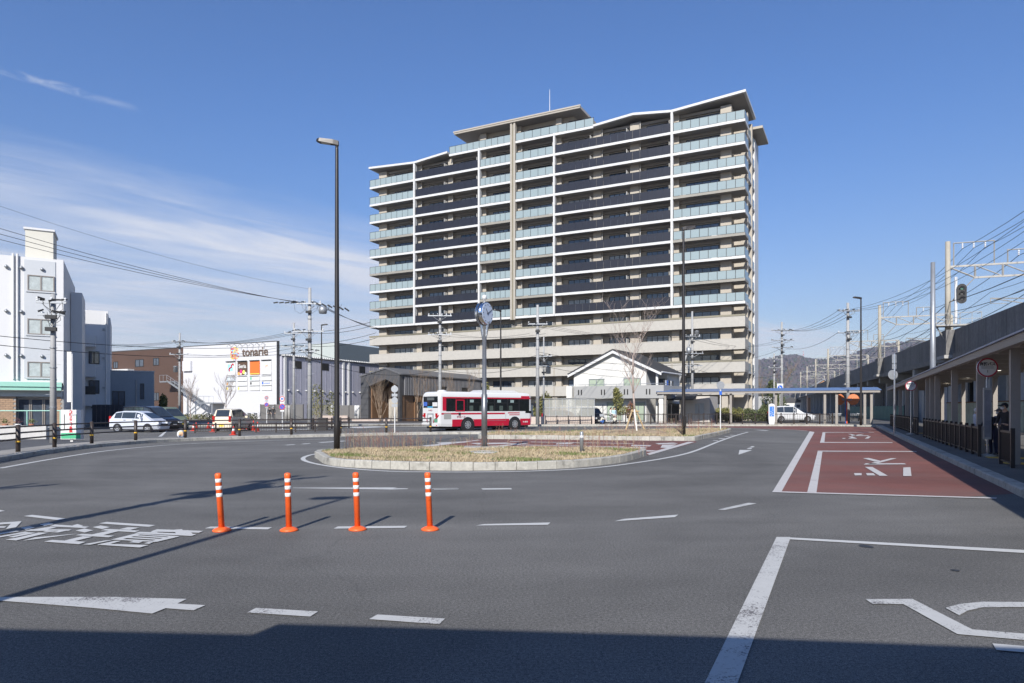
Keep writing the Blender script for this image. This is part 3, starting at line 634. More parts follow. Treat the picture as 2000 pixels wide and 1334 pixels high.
for k in range(-1, 14):
    z = Z15 if k < 0 else (ZS[k] if k < 13 else .25); top = FL if k < 13 else ZS[12]-.25
    for i, (a, c) in enumerate(PIL):
        if k < 0 and not (18 < a < 36): continue
        if k == 13: continue
        pbox('pillar', m_beige, APT, a, c, BD-.75, BD+.05, z-.02, z+top-.30)
    for i, (a, c) in enumerate(WIN):
        if k < 0 and not (20 < a < 36): continue
        window(APT, a, c, BD-.035, z+.05, z+2.12, 4, None, rnd.choice((m_win, m_win, m_win_l, m_win_c, m_win_d)))
    if k in range(13):
        # beam over the windows, pipes and unit partitions
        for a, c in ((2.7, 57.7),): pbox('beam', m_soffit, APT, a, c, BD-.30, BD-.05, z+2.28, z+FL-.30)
        for s in (9.2, 15.2, 21.2, 27.4, 34.1, 40.0, 45.4, 51.4): pbox('partition_screen', m_scr, APT, s-.35, s-.30, .16, BD-.76, z, z+1.75)
        for s in (9.9, 15.9, 28.3, 41.2, 46.8): pbox('downpipe', m_beige_l, APT, s-.06, s+.06, BD-.9, BD-.78, z, z+FL-.31)
        for i in range(1, 10, 2):
            if rnd.random() < .5:
                s = (PIL[i][0]-1.2); pbox('air_conditioner', m_white, APT, s, s+.8, BD-.5, BD-.2, z, z+.6)
# hanging laundry left out: only windows, partitions and units are visible

# ================================================================== ENTRANCE LOUNGE (charcoal, gable portal)
LNG = thing('entrance_lounge', 'low charcoal lounge with pitched timber portal in front of the tower', 'building', (-14.2, 86.2, 0), R(-27))
# local x: right/near (+x), local y away; the gable front spans x -6.2..0, long side lies on x=0
m_slat = M('dark_slat', (.17, .17, .18), .5, .1)
b = B(); ap = (-2.2, 6.7)
b.xprism([(-6.2, 0), (-4.95, 0), (-4.95, 4.5), (-2.2, 5.4), (-.25, 4.55), (-.25, 0), (0, 0), (0, 5.95), ap, (-6.2, 5.75)], 'y', 0, .5)
b.box(-.24, -.02, .52, 3.38, 3.32, 5.9).box(-6.2, -5.9, .5, 21, 0, 5.7).box(-.3, -.02, 3.4, 21, 3.3, 5.9).box(-6.2, 0, 20.7, 21, 0, 5.7).box(-5.9, -.3, 4.2, 4.5, 0, 6.0)
b.build('wall', m_char, LNG)
B().xprism([(-6.35, 5.74), ap, (0.25, 5.9), (.25, 6.05), (-2.2, 6.9), (-6.35, 5.95)], 'y', -.1, 21.2).build('roof', M('grey_metal_roof', (.12, .12, .125), .45, .08), LNG)
b = B(); b.box(-4.94, -4.75, .52, 4.1, 0, 4.6).box(-.5, -.26, .52, 3.35, 0, 4.5).box(-4.7, -.52, 3.9, 4.1, 2.9, 5.2); b.build('timber_reveal', m_wood, LNG)
pbox('entry_wall', m_beige, LNG, -2.6, -1.2, 1.2, 1.6, 0, 2.9)
for i in range(53):
    y = 1.0+i*.37
    if 8.9 < y < 10.8 or 14.8 < y < 16.8: z0 = 4.7
    else: z0 = 3.35
    pbox('cladding_batten', m_slat, LNG, -.015, .16, y, y+.11, z0, 5.72)
for i in range(60): pbox('eave_batten', m_wood, LNG, -.1, .06, 3.5+i*.29, 3.62+i*.29, 2.5, 3.3)
for y0 in (8.9, 14.8): pbox('dark_opening', m_frame, LNG, -.03, .0, y0, y0+2.0, 3.35, 4.7)
b = B(); b.box(-.62, -.55, .52, 3.36, 0, 3.3).box(-.6, -.1, .6, 1.2, 0, 3.3).box(-.6, -.1, 3.5, 4.3, 0, 2.5).box(-.6, -.1, 9.5, 10.3, 0, 2.5).box(-.6, -.1, 20, 20.7, 0, 2.5); b.build('timber_pier', m_wood, LNG)
window(LNG, -5.7, -5.6, 5, 0, 1)  # narrow slot beside the wall
for y0 in (4.6, 6.3, 10.5, 12.2): B().box(-.55, -.5, y0, y0+1.6, .1, 2.45).build('glazed_door', M('curtained_glass', (.20, .20, .17), .15, .1), LNG)
b = B(); b.box(-.02, 1.6, 20.5, 24, 3.1, 3.4).box(1.2, 1.5, 23.4, 23.8, 0, 3.1); b.build('porch', m_char, LNG)
for i in range(7): pbox('panel_joint', m_dark, LNG, -6.19, -4.96, -.012, -.002, .75+i*.72, .78+i*.72)

# ================================================================== SHOP BUILDING, WHITE SIGN WALL AND BROWN WING
SHP = thing('shop_building', 'white windowless shop wall with name sign, brown wing and lavender side', 'building', (-36.4, 105.6, 0), R(-27))
# local x<0 runs left along the front, local y away
m_shopw = M('white_ribbed_panel', (.56, .56, .57), .5, .02, .3)
m_brownw = M('brown_panel', (.080, .046, .033), .6, .07, .5)
m_lav = M('lavender_grey_panel', (.40, .40, .47), .5, .05, .3)
b = B(); b.box(-21.5, 0, 0, .5, 0, 12.0); b.build('sign_wall', m_shopw, SHP)
for i in range(24): pbox('panel_joint', M('joint_grey', (.55, .55, .57), .6, .02), SHP, -21.5, -.0, -.006, .0, .5+i*.5, .512+i*.5)
pbox('wall_cap', m_char, SHP, -21.5, .03, -.04, .55, 12.0, 12.12)
pbox('wall_end', m_char, SHP, .002, .06, -.02, .52, 0, 12.0)
b = B(); b.box(-43, -21.5, .05, 12, 0, 11.9).box(-21.5, .4, 6, 30, 0, 9.7); b.build('brown_wing', m_brownw, SHP)
pbox('wall_cap', m_char, SHP, -43, -21.52, -.0, .5, 11.9, 12.02)
b = B(); b.box(-20, .45, .6, 60, 0, 9.75); b.build('side_wall', m_lav, SHP)
for i in range(120): pbox('roof_rib', m_white, SHP, -.5, .75, 1.0+i*.48, 1.24+i*.48, 9.86, 10.08)
pbox('eave', m_char, SHP, -20, .62, .6, 60, 9.751, 9.86)
for y in (1.0, 14.5, 15.9, 30, 31.4, 45, 46.4): pbox('white_pilaster', m_white, SHP, .45, .62, y, y+.45, 1.5, 9.75)
for y in (3.2, 9.5, 19, 26, 35, 41, 50): pbox('side_window', m_frame, SHP, .44, .49, y, y+1.6, 8.0, 9.2)
for i in range(24): B().lathe([(.02,0),(.2,.02),(.2,.14),(.02,.22)], (0,0,0), 8).build('vent_cap', m_white, SHP, True, (.55, 2+i*1.9, 4.4))
for i in range(50): pbox('wall_rib', M('lavender_rib', (.34, .34, .41), .5, .05), SHP, .45, .48, 1.2+i*1.15, 1.26+i*1.15, 2.5, 9.7)
for x0, x1, z0, z1 in ((-42.5,-41.1,8.9,10.1),(-40.4,-39.1,8.9,10.1),(-34.2,-31.9,9.0,10.3),(-29.3,-27.8,9.1,10.4),(-29.2,-27.8,3.0,4.4)):
    w = window(SHP, x0, x1, .04, z0, z1, 2)
pbox('white_canopy', m_white, SHP, -43, -34.5, -1.2, .04, 7.0, 8.6)
pbox('louvre_vent', M('louvre_grey', (.6, .6, .62), .5, .1), SHP, -21.2, -19.2, -.4, 0, 7.9, 9.6)
# name sign: raised letters and an egg of coloured dots
m_letter = M('brown_letters', (.13, .09, .065), .5, .02)
FR = (R(90), 0, 0)
text('sign_lettering', 'tonarie', 1.95, m_letter, SHP, (-4.6, -.06, 10.55), FR, .05, bold=.022)
dots = B(); dc = [M('dot_red', (.62,.03,.04), .5, 0), M('dot_yellow', (.85,.62,.10), .5, 0), M('dot_blue', (.30,.55,.80), .5, 0), M('dot_orange', (.85,.38,.10), .5, 0), M('dot_grey', (.35,.28,.30), .5, 0)]
rd = random.Random(12)
def dot_egg(cx, cz, h, y, name):
    b = B(); cols = rd
    for i in range(-4, 5):
        for j in range(-3, 4):
            x = (j+.5*(i % 2))/3.4; z = i/4.3
            if x*x+z*z > 1.05: continue
            b.mat(cols.choice((0, 0, 1, 1, 2, 3, 4)) if abs(z) < .95 else 0); r = h*rd.uniform(.035, .065)
            b.cyl((cx+x*h*.43, y, cz+z*h*.5), (cx+x*h*.43, y-.05, cz+z*h*.5), r, r, 8)
    return b.build(name, dc, SHP)
dot_egg(-9.2, 10.45, 2.15, -.002, 'sign_emblem')
for i in range(7): B().tube([(-9.9+i*1.25, 0, 11.6), (-9.9+i*1.25, -.7, 11.9), (-9.9+i*1.25, -.9, 11.5)], .05, 5).build('sign_spotlight', m_galv, SHP)
# hung sign boards: four large, twelve small
m_board = [m_white, M('board_brown', (.10,.058,.038), .5, .02), M('board_orange', (.72,.16,.03), .5, .02), m_white]
m_pale = M('faint_print', (.62,.66,.72), .5, .02); m_cyan = M('board_cyan', (.30,.70,.85), .5, 0)
XB = [-10.99, -8.4, -5.67, -3.1]
for i, x in enumerate(XB):
    s = put('sign_board', B().box(0, 2.1, -.12, -.02, 0, 2.1).mesh('sign_board', m_board[i]), SHP, (x, 0, 7.0))
    pbox('board_hood', m_dark, SHP, x+.05, x+2.05, -.3, -.02, 9.12, 9.24)
    if i == 0:
        B().box(.35, 1.5, -.13, -.12, .65, 1.75).build('print_square', m_cyan, s)
        B().tube([(.75,-.14,.65),(.7,-.14,1.0),(.95,-.14,1.2),(1.25,-.14,1.25),(1.2,-.14,1.55),(1.5,-.14,1.78),(1.75,-.14,1.6)], .13, 6).build('print_squiggle', m_red, s)
    elif i == 1:
        text('print_lettering', 'Seria', .85, m_white, s, (1.05, -.125, 1.35), FR, .004, bold=.02)
        for cx, cz, r, m in ((.28,.2,.25,dc[3]),(.8,.52,.3,M('dot_pink',(.75,.03,.22),.5,0)),(1.4,.42,.3,M('dot_lemon',(.85,.83,.15),.5,0)),(.75,.22,.24,M('dot_cream',(.85,.65,.5),.5,0)),(1.78,.2,.24,m_pale)):
            B().cyl((cx,-.121-r*.01,cz),(cx,-.126-r*.01,cz), r, r, 14).build('print_spot', m, s)
    elif i == 2:
        B().box(.02, 2.08, -.126, -.12, .04, .16).build('print_band', dc[1], s)
    else:
        b = B()
        for k in range(14):
            a = k*2.4; r = .1+.6*(k/14); b.mat(k % 4); b.cyl((1.05+r*.6*math.cos(a), -.121, 1.25+r*.85*math.sin(a)), (1.05+r*.6*math.cos(a), -.127, 1.25+r*.85*math.sin(a)), .07, .07, 7)
        b.build('print_emblem', dc, s)
    for j in range(3):
        z0 = 6.02-j*.77; q = put('sign_board', B().box(0, 2.12, -.12, -.02, 0, .68).mesh('sign_board', M('board_silver', (.5,.55,.58), .4, .1) if (i == 0 and j == 0) else m_white), SHP, (x, 0, z0))
        pbox('board_hood', m_galv if j else m_dark, SHP, x+.05, x+2.05, -.2, -.02, z0+.685, z0+.74)
        if (i, j) in ((2,0),(2,1),(3,1),(1,2),(0,2),(0,1)):
            B().box(.1, .4, -.126, -.12, .15, .55).build('print_mark', {(2,0): m_green, (2,1): m_dark, (3,1): m_blue, (1,2): dc[1], (0,2): dc[1], (0,1): dc[3]}[(i, j)], q)
        B().box(.55, 1.85, -.125, -.12, .28, .38).build('print_line', m_blue if (i, j) == (3,1) else m_pale, q)
# outside stair on the sign wall
STR = thing('outside_stair', 'galvanised steel outside stair against the white shop wall', 'stair', (-36.4, 105.6, 0), R(-27))
b = B()
for sgn, xa, za, xb, zb_ in ((1, -22.6, 6.2, -14.8, 2.6),):
    for y in (-2.2, -1.2): b.cb(((xa+xb)/2, y, (za+zb_)/2), (8.6, .08, .28), 0, 0, math.atan2(za-zb_, xb-xa))
b.box(-14.8, -11.4, -2.3, -.05, 2.4, 2.6).box(-24.4, -22.6, -2.3, -.05, 6.0, 6.2).box(-18.0, -17.8, -2.0, -1.8, 0, 4.2).box(-12.0, -11.8, -2.2, -2.0, 0, 2.4)
for y in (-2.2, -1.2): b.cb((-17.0, y-.0, 1.2), (4.6, .06, .2), 0, 0, -math.atan2(2.4, 4.4))
b.build('stringer', m_galv, STR)
for i in range(20): pbox('tread', m_galv, STR, -22.5+i*.39, -22.15+i*.39, -2.18, -1.22, 6.05-i*.18, 6.09-i*.18)
b = B()
for y in (-2.28,):
    b.cyl((-22.6, y, 7.2), (-14.8, y, 3.6), .03, n=5).cyl((-14.8, y, 3.6), (-11.4, y, 3.6), .03, n=5).cyl((-24.4, y, 7.2), (-22.6, y, 7.2), .03, n=5)
    b.cyl((-22.6, y, 6.8), (-14.8, y, 3.2), .02, n=5)
    for i in range(9): t = i/8; b.cyl((-22.6+7.8*t, y, 6.2-3.6*t), (-22.6+7.8*t, y, 7.2-3.6*t), .025, n=5)
    for x in (-24.4, -23.5, -13.6, -12.4, -11.4): z = 6.2 if x < -20 else 2.6; b.cyl((x, y, z), (x, y, z+1.0), .025, n=5)
b.build('handrail', m_galv, STR)

# grey-green blocks further off
HAL = thing('grey_hall', 'plain grey-green box building rising behind the lavender shop roof', 'building', (-41.0, 158, 0), R(-27))
b = B(); b.box(-7.6, 0, 0, 30, 0, 16.6).box(-8, 0, .0, .3, 16.6, 16.8); b.build('wall', M('pale_grey_green', (.42, .46, .44), .6, .04, .4), HAL)
b = B(); b.box(.002, .3, 0, 46, 0, 16.7).box(0.05, .3, 0, 46, 16.7, 16.85); b.build('side_wall', M('slate_panel', (.13, .155, .165), .5, .06, .4), HAL)

# ================================================================== WHITE HOUSE
HSE = thing('white_house', 'white two storey house with dark pitched roof and grey wraparound balcony', 'house', (15.7, 73.5, 0), R(-31))
# local x: 0 = right front corner, runs left to -10.2; y away
m_hw = M('house_siding', (.64, .63, .59), .6, .03, .8)
m_hg = M('house_grey_siding', (.33, .33, .32), .6, .04, 1.0)
m_tile = M('dark_roof_tile', (.045, .045, .048), .6, .12, 2)
HWd, HD, EV, RG = 10.0, 7.6, 5.75, 8.25
b = B(); b.xprism([(-HWd, 0), (-1.3, 0), (-1.3, 3.0), (-1.3, EV+.55), (-HWd/2, RG-.25), (-HWd, EV-.05)], 'y', 0, HD); b.box(-1.3, 0, 3.4, HD, 0, EV-.1); b.box(-.22, 0, .0, .22, 0, EV-.05)
b.build('wall', m_hw, HSE)
for i in range(27): pbox('siding_joint', M('siding_shadow', (.46, .45, .42), .7, .02), HSE, -HWd, -1.31, -.006, .001, .3+i*.21, .312+i*.21) if .3+i*.21 < EV-.3 else None
# roof: two tiled slopes and courses
for sgn in (-1, 1):
    x0 = -HWd/2; xe = -HWd-.55 if sgn < 0 else .55; ze = EV-.12
    b = B(); b.xprism([(x0, RG+.0), (xe, ze), (xe, ze-.14), (x0, RG-.16)], 'y', -.5, HD+.4); b.build('roof', m_tile, HSE)
    for i in range(13):
        t0 = i/13; t1 = (i+1)/13+.01; xa, za = x0+(xe-x0)*t0, RG+(ze-RG)*t0; xb, zb_ = x0+(xe-x0)*t1, RG+(ze-RG)*t1
        B().xprism([(xa, za+.01), (xb, zb_+.055), (xb, zb_+.005), (xa, za-.01)], 'y', -.52, HD+.42).build('roof_course', m_tile, HSE)
    B().xprism([(x0, RG-.17), (xe, ze-.15), (xe, ze-.42), (x0, RG-.46)], 'y', -.53, -.40).build('bargeboard', m_white, HSE)
B().cyl((.62, -.5, EV-.2), (.62, HD+.4, EV-.2), .08, n=7).build('gutter', m_white, HSE)
# balcony
b = B(); b.box(-HWd+.6, 0.9, -1.2, -1.05, 2.75, 4.15).box(.9, 1.05, -1.2, 5.2, 2.75, 4.15).box(-HWd+.6, 1.04, -1.04, 0, 2.7, 2.85).box(0.002, .9, 0.01, 5.2, 2.7, 2.85).box(-HWd+.6, -HWd+.75, -1.04, 0, 2.75, 4.15)
b.build('balcony', m_hg, HSE)
for x in (-8.9, -8.55, -6.1, -5.75, -3.4, -3.05, -.9, -.55): pbox('balcony_slot', m_dark, HSE, x, x+.14, -1.215, -1.19, 3.15, 3.75)
b = B(); b.cyl((-HWd+.6, -1.12, 4.32), (.97, -1.12, 4.32), .03, n=5).cyl((.97, -1.12, 4.32), (.97, 5.2, 4.32), .03, n=5)
for i in range(9): b.cyl((-HWd+.7+i*1.25, -1.12, 4.1), (-HWd+.7+i*1.25, -1.12, 4.32), .02, n=4)
b.build('balcony_rail', m_galv, HSE)
pbox('corner_post', m_hw, HSE, -HWd-.35, -HWd+.35, -1.25, 0, 0, 4.2); pbox('corner_post', m_hw, HSE, .5, .95, -1.1, -.7, 0, 2.7)
m_curt = M('green_curtain_glass', (.34, .40, .31), .2, .08, 2)
for x0, x1, z0, z1 in ((-8.1,-6.2,3.4,5.0),(-3.9,-1.9,3.4,5.0),(-5.9,-4.0,.3,2.35),(-3.0,-1.4,.3,2.35)): window(HSE, x0, x1, -.02, z0, z1, 2, m_galv, m_curt)
o_ = window(HSE, -1.0, -.3, 3.38, 3.3, 5.0, 1); window(HSE, -1.1, -.2, 3.38, .2, 2.3, 2)
# laundry on the side balcony
for i, m in enumerate((m_dark, m_pale, m_blue, m_dark, m_white, m_dark)): pbox('laundry', m, HSE, .35, .38, .8+i*.6, 1.2+i*.6, 4.0, 4.75)
# grey lean-to at its side
b = B(); b.box(1.4, 4.6, 3.6, 7.0, 0, 3.0); b.build('side_room', M('warm_grey_siding', (.50, .47, .43), .6, .04), HSE)
b = B(); b._add([(.4,1.6,2.55),(3.4,1.6,2.55),(3.2,3.7,3.15),(.4,3.7,3.15),(.4,1.6,2.62),(3.4,1.6,2.62),(3.2,3.7,3.22),(.4,3.7,3.22)], [(0,3,2,1),(4,5,6,7),(0,1,5,4),(1,2,6,5),(2,3,7,6),(3,0,4,7)]); b.build('porch_roof', m_tile, HSE)
pbox('side_window', m_galv, HSE, 3.0, 4.0, 3.55, 3.59, 1.0, 2.2)
pbox('entrance_door', m_frame, HSE, 0.05, 1.3, 3.2, 3.3, 0, 2.2)
# carport beside it with translucent sheets
CP = thing('carport', 'carport with frosted translucent side sheets beside the white house', 'carport', (X_(1060, 66.2), 66.2, 0), R(-3))
m_frost = M('frosted_sheet', (.42, .42, .38), .3, .05, .8, alpha=.5)
for i in range(8): pbox('frosted_pane', m_frost, CP, .05+i*.62, .63+i*.62, .0, .02, .9, 2.55)
b = B()
for i in range(9): b.box(-.0+i*.62, .05+i*.62, -.03, .05, .15, 2.6)
b.box(0, 5.0, -.031, .05, 1.7, 1.75).box(0, 5.0, -.031, .05, .86, .91).box(0, 5.0, -.031, .05, 2.55, 2.62); b.build('frame', m_galv, CP)
B().xprism([(-.1, 2.62), (4.0, 2.72), (5.6, 2.66), (6.8, 2.72), (6.8, 2.66), (5.6, 2.6), (4.0, 2.66), (-.1, 2.56)], 'y', -.1, 2.9).build('roof', M('carport_roof', (.30, .30, .28), .3, .05, alpha=.85), CP)
b = B(); [b.box(x, x+.1, 2.6, 2.7, 0, 2.6) for x in (0, 4.9)]; b.build('post', m_galv, CP)
pbox('low_wall', M('pink_block', (.50, .42, .36), .8, .1, 3), CP, -2.6, 5.0, -.06, -.035, .1, .86)
# ================================================================== WHITE CLINIC BLOCK ON THE LEFT
CL = thing('white_clinic', 'white four storey clinic block with mint eaves and tan brick entrance', 'building', (X_(124, 51), 51, 0), R(29.5))
# local x<0 runs left along the front; y away
m_clw = M('clinic_white', (.60, .60, .60), .6, .02, .4, streak=.05)
m_clg = M('clinic_grey_panel', (.47, .49, .51), .6, .03, .6)
m_mint = M('mint_eave', (.30, .56, .46), .5, .04)
b = B(); b.box(-12, 0, 0, 13.5, 3.55, 12.75).box(-12, -.02, .6, 13.5, 0, 3.55); b.build('wall', m_clw, CL)  # block deepened out of view so its shadow covers the grey workshop
B().box(-3.35, -1.55, -.05, .0, 3.9, 12.6).build('grey_panel', m_clg, CL) if False else pbox('grey_panel', m_clg, CL, -2.4, -.5, -.05, 0, 3.9, 12.55)
for z0 in (10.4, 7.2, 4.05): 
    window(CL, -2.2, -.56, -.08, z0-.1, z0+1.05, 2, M('bronze_frame', (.28,.25,.22), .4, .05, metal=.3), M('curtain_glass', (.42,.46,.45), .25, .2, 3))
    pbox('window_sill', m_clg, CL, -2.3, -.5, -.12, 0, z0-.2, z0-.1)
for x in (-3.05, -2.8, -6.5): B().cyl((x, -.1, 3.8), (x, -.1, 12.9), .075, n=7).build('downpipe', m_white, CL)
for x in (-3.45, -2.55, -1.3):
    for z in (11.85, 8.65, 5.45): B().lathe([(.02,0),(.13,.0),(.13,.1),(.02,.2)], (0,0,0), 8).build('vent_cap', m_galv, CL, True, (x, -.12, z))
pbox('eave', m_mint, CL, -12, -.1, -.75, -.0, 3.0, 3.5); pbox('eave_lip', m_mint, CL, -12, -.05, -.85, -.75, 3.25, 3.58); pbox('lintel', m_clg, CL, -12, -.05, -.04, .58, 2.55, 2.99)
m_brick = M('tan_brick', (.36, .24, .155), .8, .16, 3)
for x0, x1 in ((-12, -2.9), (-.5, -.03)):
    pbox('mortar_wall', m_conc, CL, x0, x1, .02, .62, 0, 2.55)
    for r_ in range(17):
        n = int((x1-x0)/.3)
        if x1 < -2: n = 16
        for i in range(n):
            xx = (x1-.3*(i+1)-(.15 if r_ % 2 else 0)) if x1 < -2 else (x0+.3*i+(.08 if r_ % 2 else 0))
            if xx < x0-.01: continue
            pbox('brick', m_brick, CL, xx+.006, min(xx+.294, x1), -.01, .02, r_*.15+.006, r_*.15+.144)
for x0 in (-2.85, -2.05, -1.25): window(CL, x0, x0+.76, .5, .1, 2.4, 1, M('bronze_frame'), m_win)
pbox('roof_tower', M('cream_render', (.56, .54, .47), .6, .03), CL, -2.5, -.75, 1.5, 4.5, 12.75, 15.1); pbox('roof_tower_cap', m_clw, CL, -2.6, -.65, 1.4, 4.6, 15.1, 15.25)
for i in range(4): pbox('roof_unit', m_galv, CL, -6.5-i*1.2, -5.8-i*1.2, .3, .9, 12.75, 13.3)
# stepped wings along the shaded side
b = B(); b.box(.05, .85, 7.0, 12.0, 0, 11.4).box(.0, .02, .02, 7, 0, 12.7); b.build('side_wing', m_clw, CL)
CL2 = thing('clinic_rear_wing', 'white rear block with stacked balconies behind the clinic', 'building', (X_(166, 66), 66, 0), R(29.5))
b = B(); b.box(-.2, 1.9, 0, 9, 0, 11.2).box(1.9, 2.1, 0.4, 9, 0, 10.6); b.build('wall', m_clw, CL2)
for x in (-.1, 1.75): B().cyl((x, -.07, 0), (x, -.07, 11.0), .06, n=6).build('downpipe', m_white, CL2)
for z in (3.6, 6.5, 9.3): pbox('vent_hood', m_galv, CL2, 1.45, 1.65, -.14, -.001, z, z+.18)
for z0 in (1.9, 4.7, 7.6): 
    o = pbox('balcony', m_clw, CL2, -1.0, .9, -.9, -.0, z0, z0+1.1); pbox('balcony_rail', m_dark, CL2, -1.0, .9, -.92, -.9, z0+1.1, z0+1.9) if z0 < 2 else None
window(CL2, .3, 1.2, -.02, 3.1, 4.4, 2); window(CL2, .3, 1.2, -.02, 6.0, 7.2, 2)
GB = thing('grey_workshop', 'plain blue-grey two storey block in shade behind the parked cars', 'building', (X_(301, 70), 70, 0), R(27.5))
m_gb = M('blue_grey_panel', (.24, .27, .30), .6, .06, .5)
b = B(); b.box(-9, 0, 0, 9, 0, 5.4); b.build('wall', m_gb, GB); pbox('parapet_cap', m_galv, GB, -9.05, .05, -.05, .2, 5.4, 5.5)
window(GB, -3.7, -2.6, -.03, 1.9, 3.4, 2); window(GB, -1.25, -.9, -.03, 2.6, 4.2, 1); B().cyl((-1.6, -.08, 0), (-1.6, -.08, 4.6), .05, n=6).build('downpipe', m_galv, GB)
GB2 = thing('shed_fence', 'dark navy metal fence panels beside the blue-grey block', 'fence', (X_(192, 60), 60, 0), R(10))
for i in range(7): pbox('panel', M('navy_metal', (.018,.022,.035), .5, .1), GB2, -.5+i*.36, -.16+i*.36, 0, .04, .05, 2.0)
b = B(); b.box(-.6, 2.1, .05, .1, 1.7, 1.78).box(-.6, 2.1, .05, .1, .3, .38); b.build('rail', m_dark, GB2)
# ================================================================== BUS PLATFORM SHELTERS
m_shel = M('taupe_steel', (.27, .245, .215), .5, .05, 1)
m_shroof = M('blue_grey_roof', (.10, .16, .30), .35, .08, .5)
m_under = M('shelter_ceiling', (.45, .42, .36), .6, .08, .6)
def shelter(label, loc, rz, L0, L1, width, z, cols, seed=0, roofm=None, x0=-.15, rise=.13):
    """canopy along local y; local x>0 is the platform side"""
    t = thing('bus_shelter', label, 'shelter', loc, rz)
    b = B(); b.box(x0, x0+.18, L0, L1, z-.22, z); b.box(width-.18, width, L0, L1, z-.12, z+.1); b.build('edge_beam', m_shel, t)
    B()._add([(x0-.06,L0-.1,z+.005),(width+.1,L0-.1,z+.01+rise),(width+.1,L1+.1,z+.01+rise),(x0-.06,L1+.1,z+.005),(x0-.06,L0-.1,z+.055),(width+.1,L0-.1,z+.06+rise),(width+.1,L1+.1,z+.06+rise),(x0-.06,L1+.1,z+.055)], [(0,3,2,1),(4,5,6,7),(0,1,5,4),(1,2,6,5),(2,3,7,6),(3,0,4,7)]).build('roof_sheet', roofm or m_shroof, t)
    pbox('ceiling', m_under, t, x0+.19, width-.19, L0+.05, L1-.05, z-.1, z-.04)
    b = B(); y = L0+1.0
    while y < L1: b.box(x0+.19, width-.19, y-.06, y+.06, z-.26, z-.101); y += 2.6
    b.build('rafter', m_shel, t)
    for y in cols: pbox('column', m_shel, t, .12, .34, y-.11, y+.11, -.0, z-.221)
    return t
RZS = -math.atan2(SD.x, SD.y)
P0 = plat(1.6, .95)
def tcol(Y): return (Y-P0.y)/SD.y
SH1 = shelter('long taupe canopy along the red bus bay with square columns', (P0.x, P0.y, .15), RZS, -13, 52, 3.4, 3.38, [tcol(v) for v in (8.0,13.4,18.9,23.5,28.8,33.8,35.7,37.4,43.4,49,54.4,60)])
# second row of columns
for y in (2, 12, 22, 32, 42): pbox('column', m_shel, SH1, 3.0, 3.2, y, y+.2, 0, 3.2)
m_lamp = emis('shelter_lamp', (1, .93, .8), 2.5)
for y in range(-4, 44, 4): B().cyl((2.2, y, 3.27), (2.2, y, 3.2), .09, n=8).build('downlight', m_lamp, SH1)
SH2 = shelter('blue roofed canopy crossing behind the far kerb', (X_(1738, 62.5), 64.8, .15), R(69), -0.3, 20.6, 2.6, 3.25, [.4, .97, 3.41, 4.45, 8.9, 13.2, 19.8], x0=-.15, rise=.30)
# canopy over the camera position: it throws the shade across the foreground
SH0 = thing('station_canopy', 'station entrance canopy behind the viewer shading the near road', 'canopy', (0, 0, 0), 0)
e = 1.539*SUND.x/math.cos(R(SUN_EL))/1.0
kx_, ky_ = -SUND.x/SUND.z, -SUND.y/SUND.z           # shadow shift per metre of height
zc = 3.45
def edge_pt(px, py): g = G(px, py); return (g[0]-kx_*zc, g[1]-ky_*zc)
ep = [edge_pt(*p) for p in ((-700,1212),(495,1239),(545,1218),(1400,1243),(2400,1281))]
B().prism(ep+[(ep[-1][0]+2, -11.4), (ep[0][0]-4, -11.4)], zc-.25, zc).build('roof', m_shel, SH0)
for x in (-9, -4, 1.5, 5): pbox('column', m_shel, SH0, x, x+.25, -4.2, -3.95, 0, zc-.25)
B().box(-45, 25, -13, -11.5, 0, 9.8).build('unseen_block_wall', m_clw, SH0)  # unseen wall, made taller and wider to darken the near shade
# ================================================================== PLATFORM FENCES, STOPS
def panel_fence(name, label, a, b, h=.95, z=.15, bars=True, single=False, group=None, mat=None, step=.12, post=1.25, br=.011):
    a = Vector(a); b_ = Vector(b); d = b_-a; L = d.length; t = thing(name, label, 'fence', (a.x, a.y, z), math.atan2(d.y, d.x), group); mat = mat or m_brown_metal
    n = max(1, round(L/post))
    for i in range(n+1):
        x = i*L/n; B().box(x-.045, x+.045, -.045, .045, 0, h+.08).build('post', mat, t)
    bb = B(); bb.box(0, L, -.025, .025, h-.06, h).box(0, L, -.02, .02, .1, .14); bb.build('rail', mat, t)
    k = int(L/step)
    if single:
        for i in range(1, k): pbox('bar', mat, t, i*step-br, i*step+br, -br, br, .14, h-.06)
    else:
        bb = B()
        for i in range(1, k): bb.box(i*step-br, i*step+br, -br, br, .14, h-.06)
        tag(bb.build('bars', mat, t), kind='stuff')
    return t
def seg(Y0, Y1, o=.86):
    f = lambda Y: (Y-15.6)/SD.y
    return tuple(plat(f(Y0), o)), tuple(plat(f(Y1), o))
panel_fence('platform_fence', 'short brown barred fence panel beside the nearest shelter column', *seg(18.0, 19.3), single=True, step=.125)
panel_fence('platform_fence', 'long brown barred fence run beyond the near boarding gap', *seg(22.2, 36.6), single=True, step=.115)
panel_fence('platform_fence', 'short brown fence stub before the second boarding gap', *seg(39.5, 41.5), step=.115)
panel_fence('platform_fence', 'far brown fence run leading to the platform corner', *seg(43, 60.5), step=.115)
panel_fence('far_fence', 'dark fence along the far pavement in front of the white minivan', (17.2, 65.6), (30.8, 65.6), 1.0, .154, step=.16)
panel_fence('far_fence', 'dark fence along the far pavement by the carport', (3.2, 65.4), (7.6, 65.4), .75, .154, step=.16)
panel_fence('far_fence', 'dark fence in front of the white house garden', (8.5, 65.7), (17.0, 65.7), .95, .154, step=.16)
GF = thing('garden_fence', 'taller thin dark wire fence round the white house garden', 'fence', (7.6, 67.2, .15))
b = B()
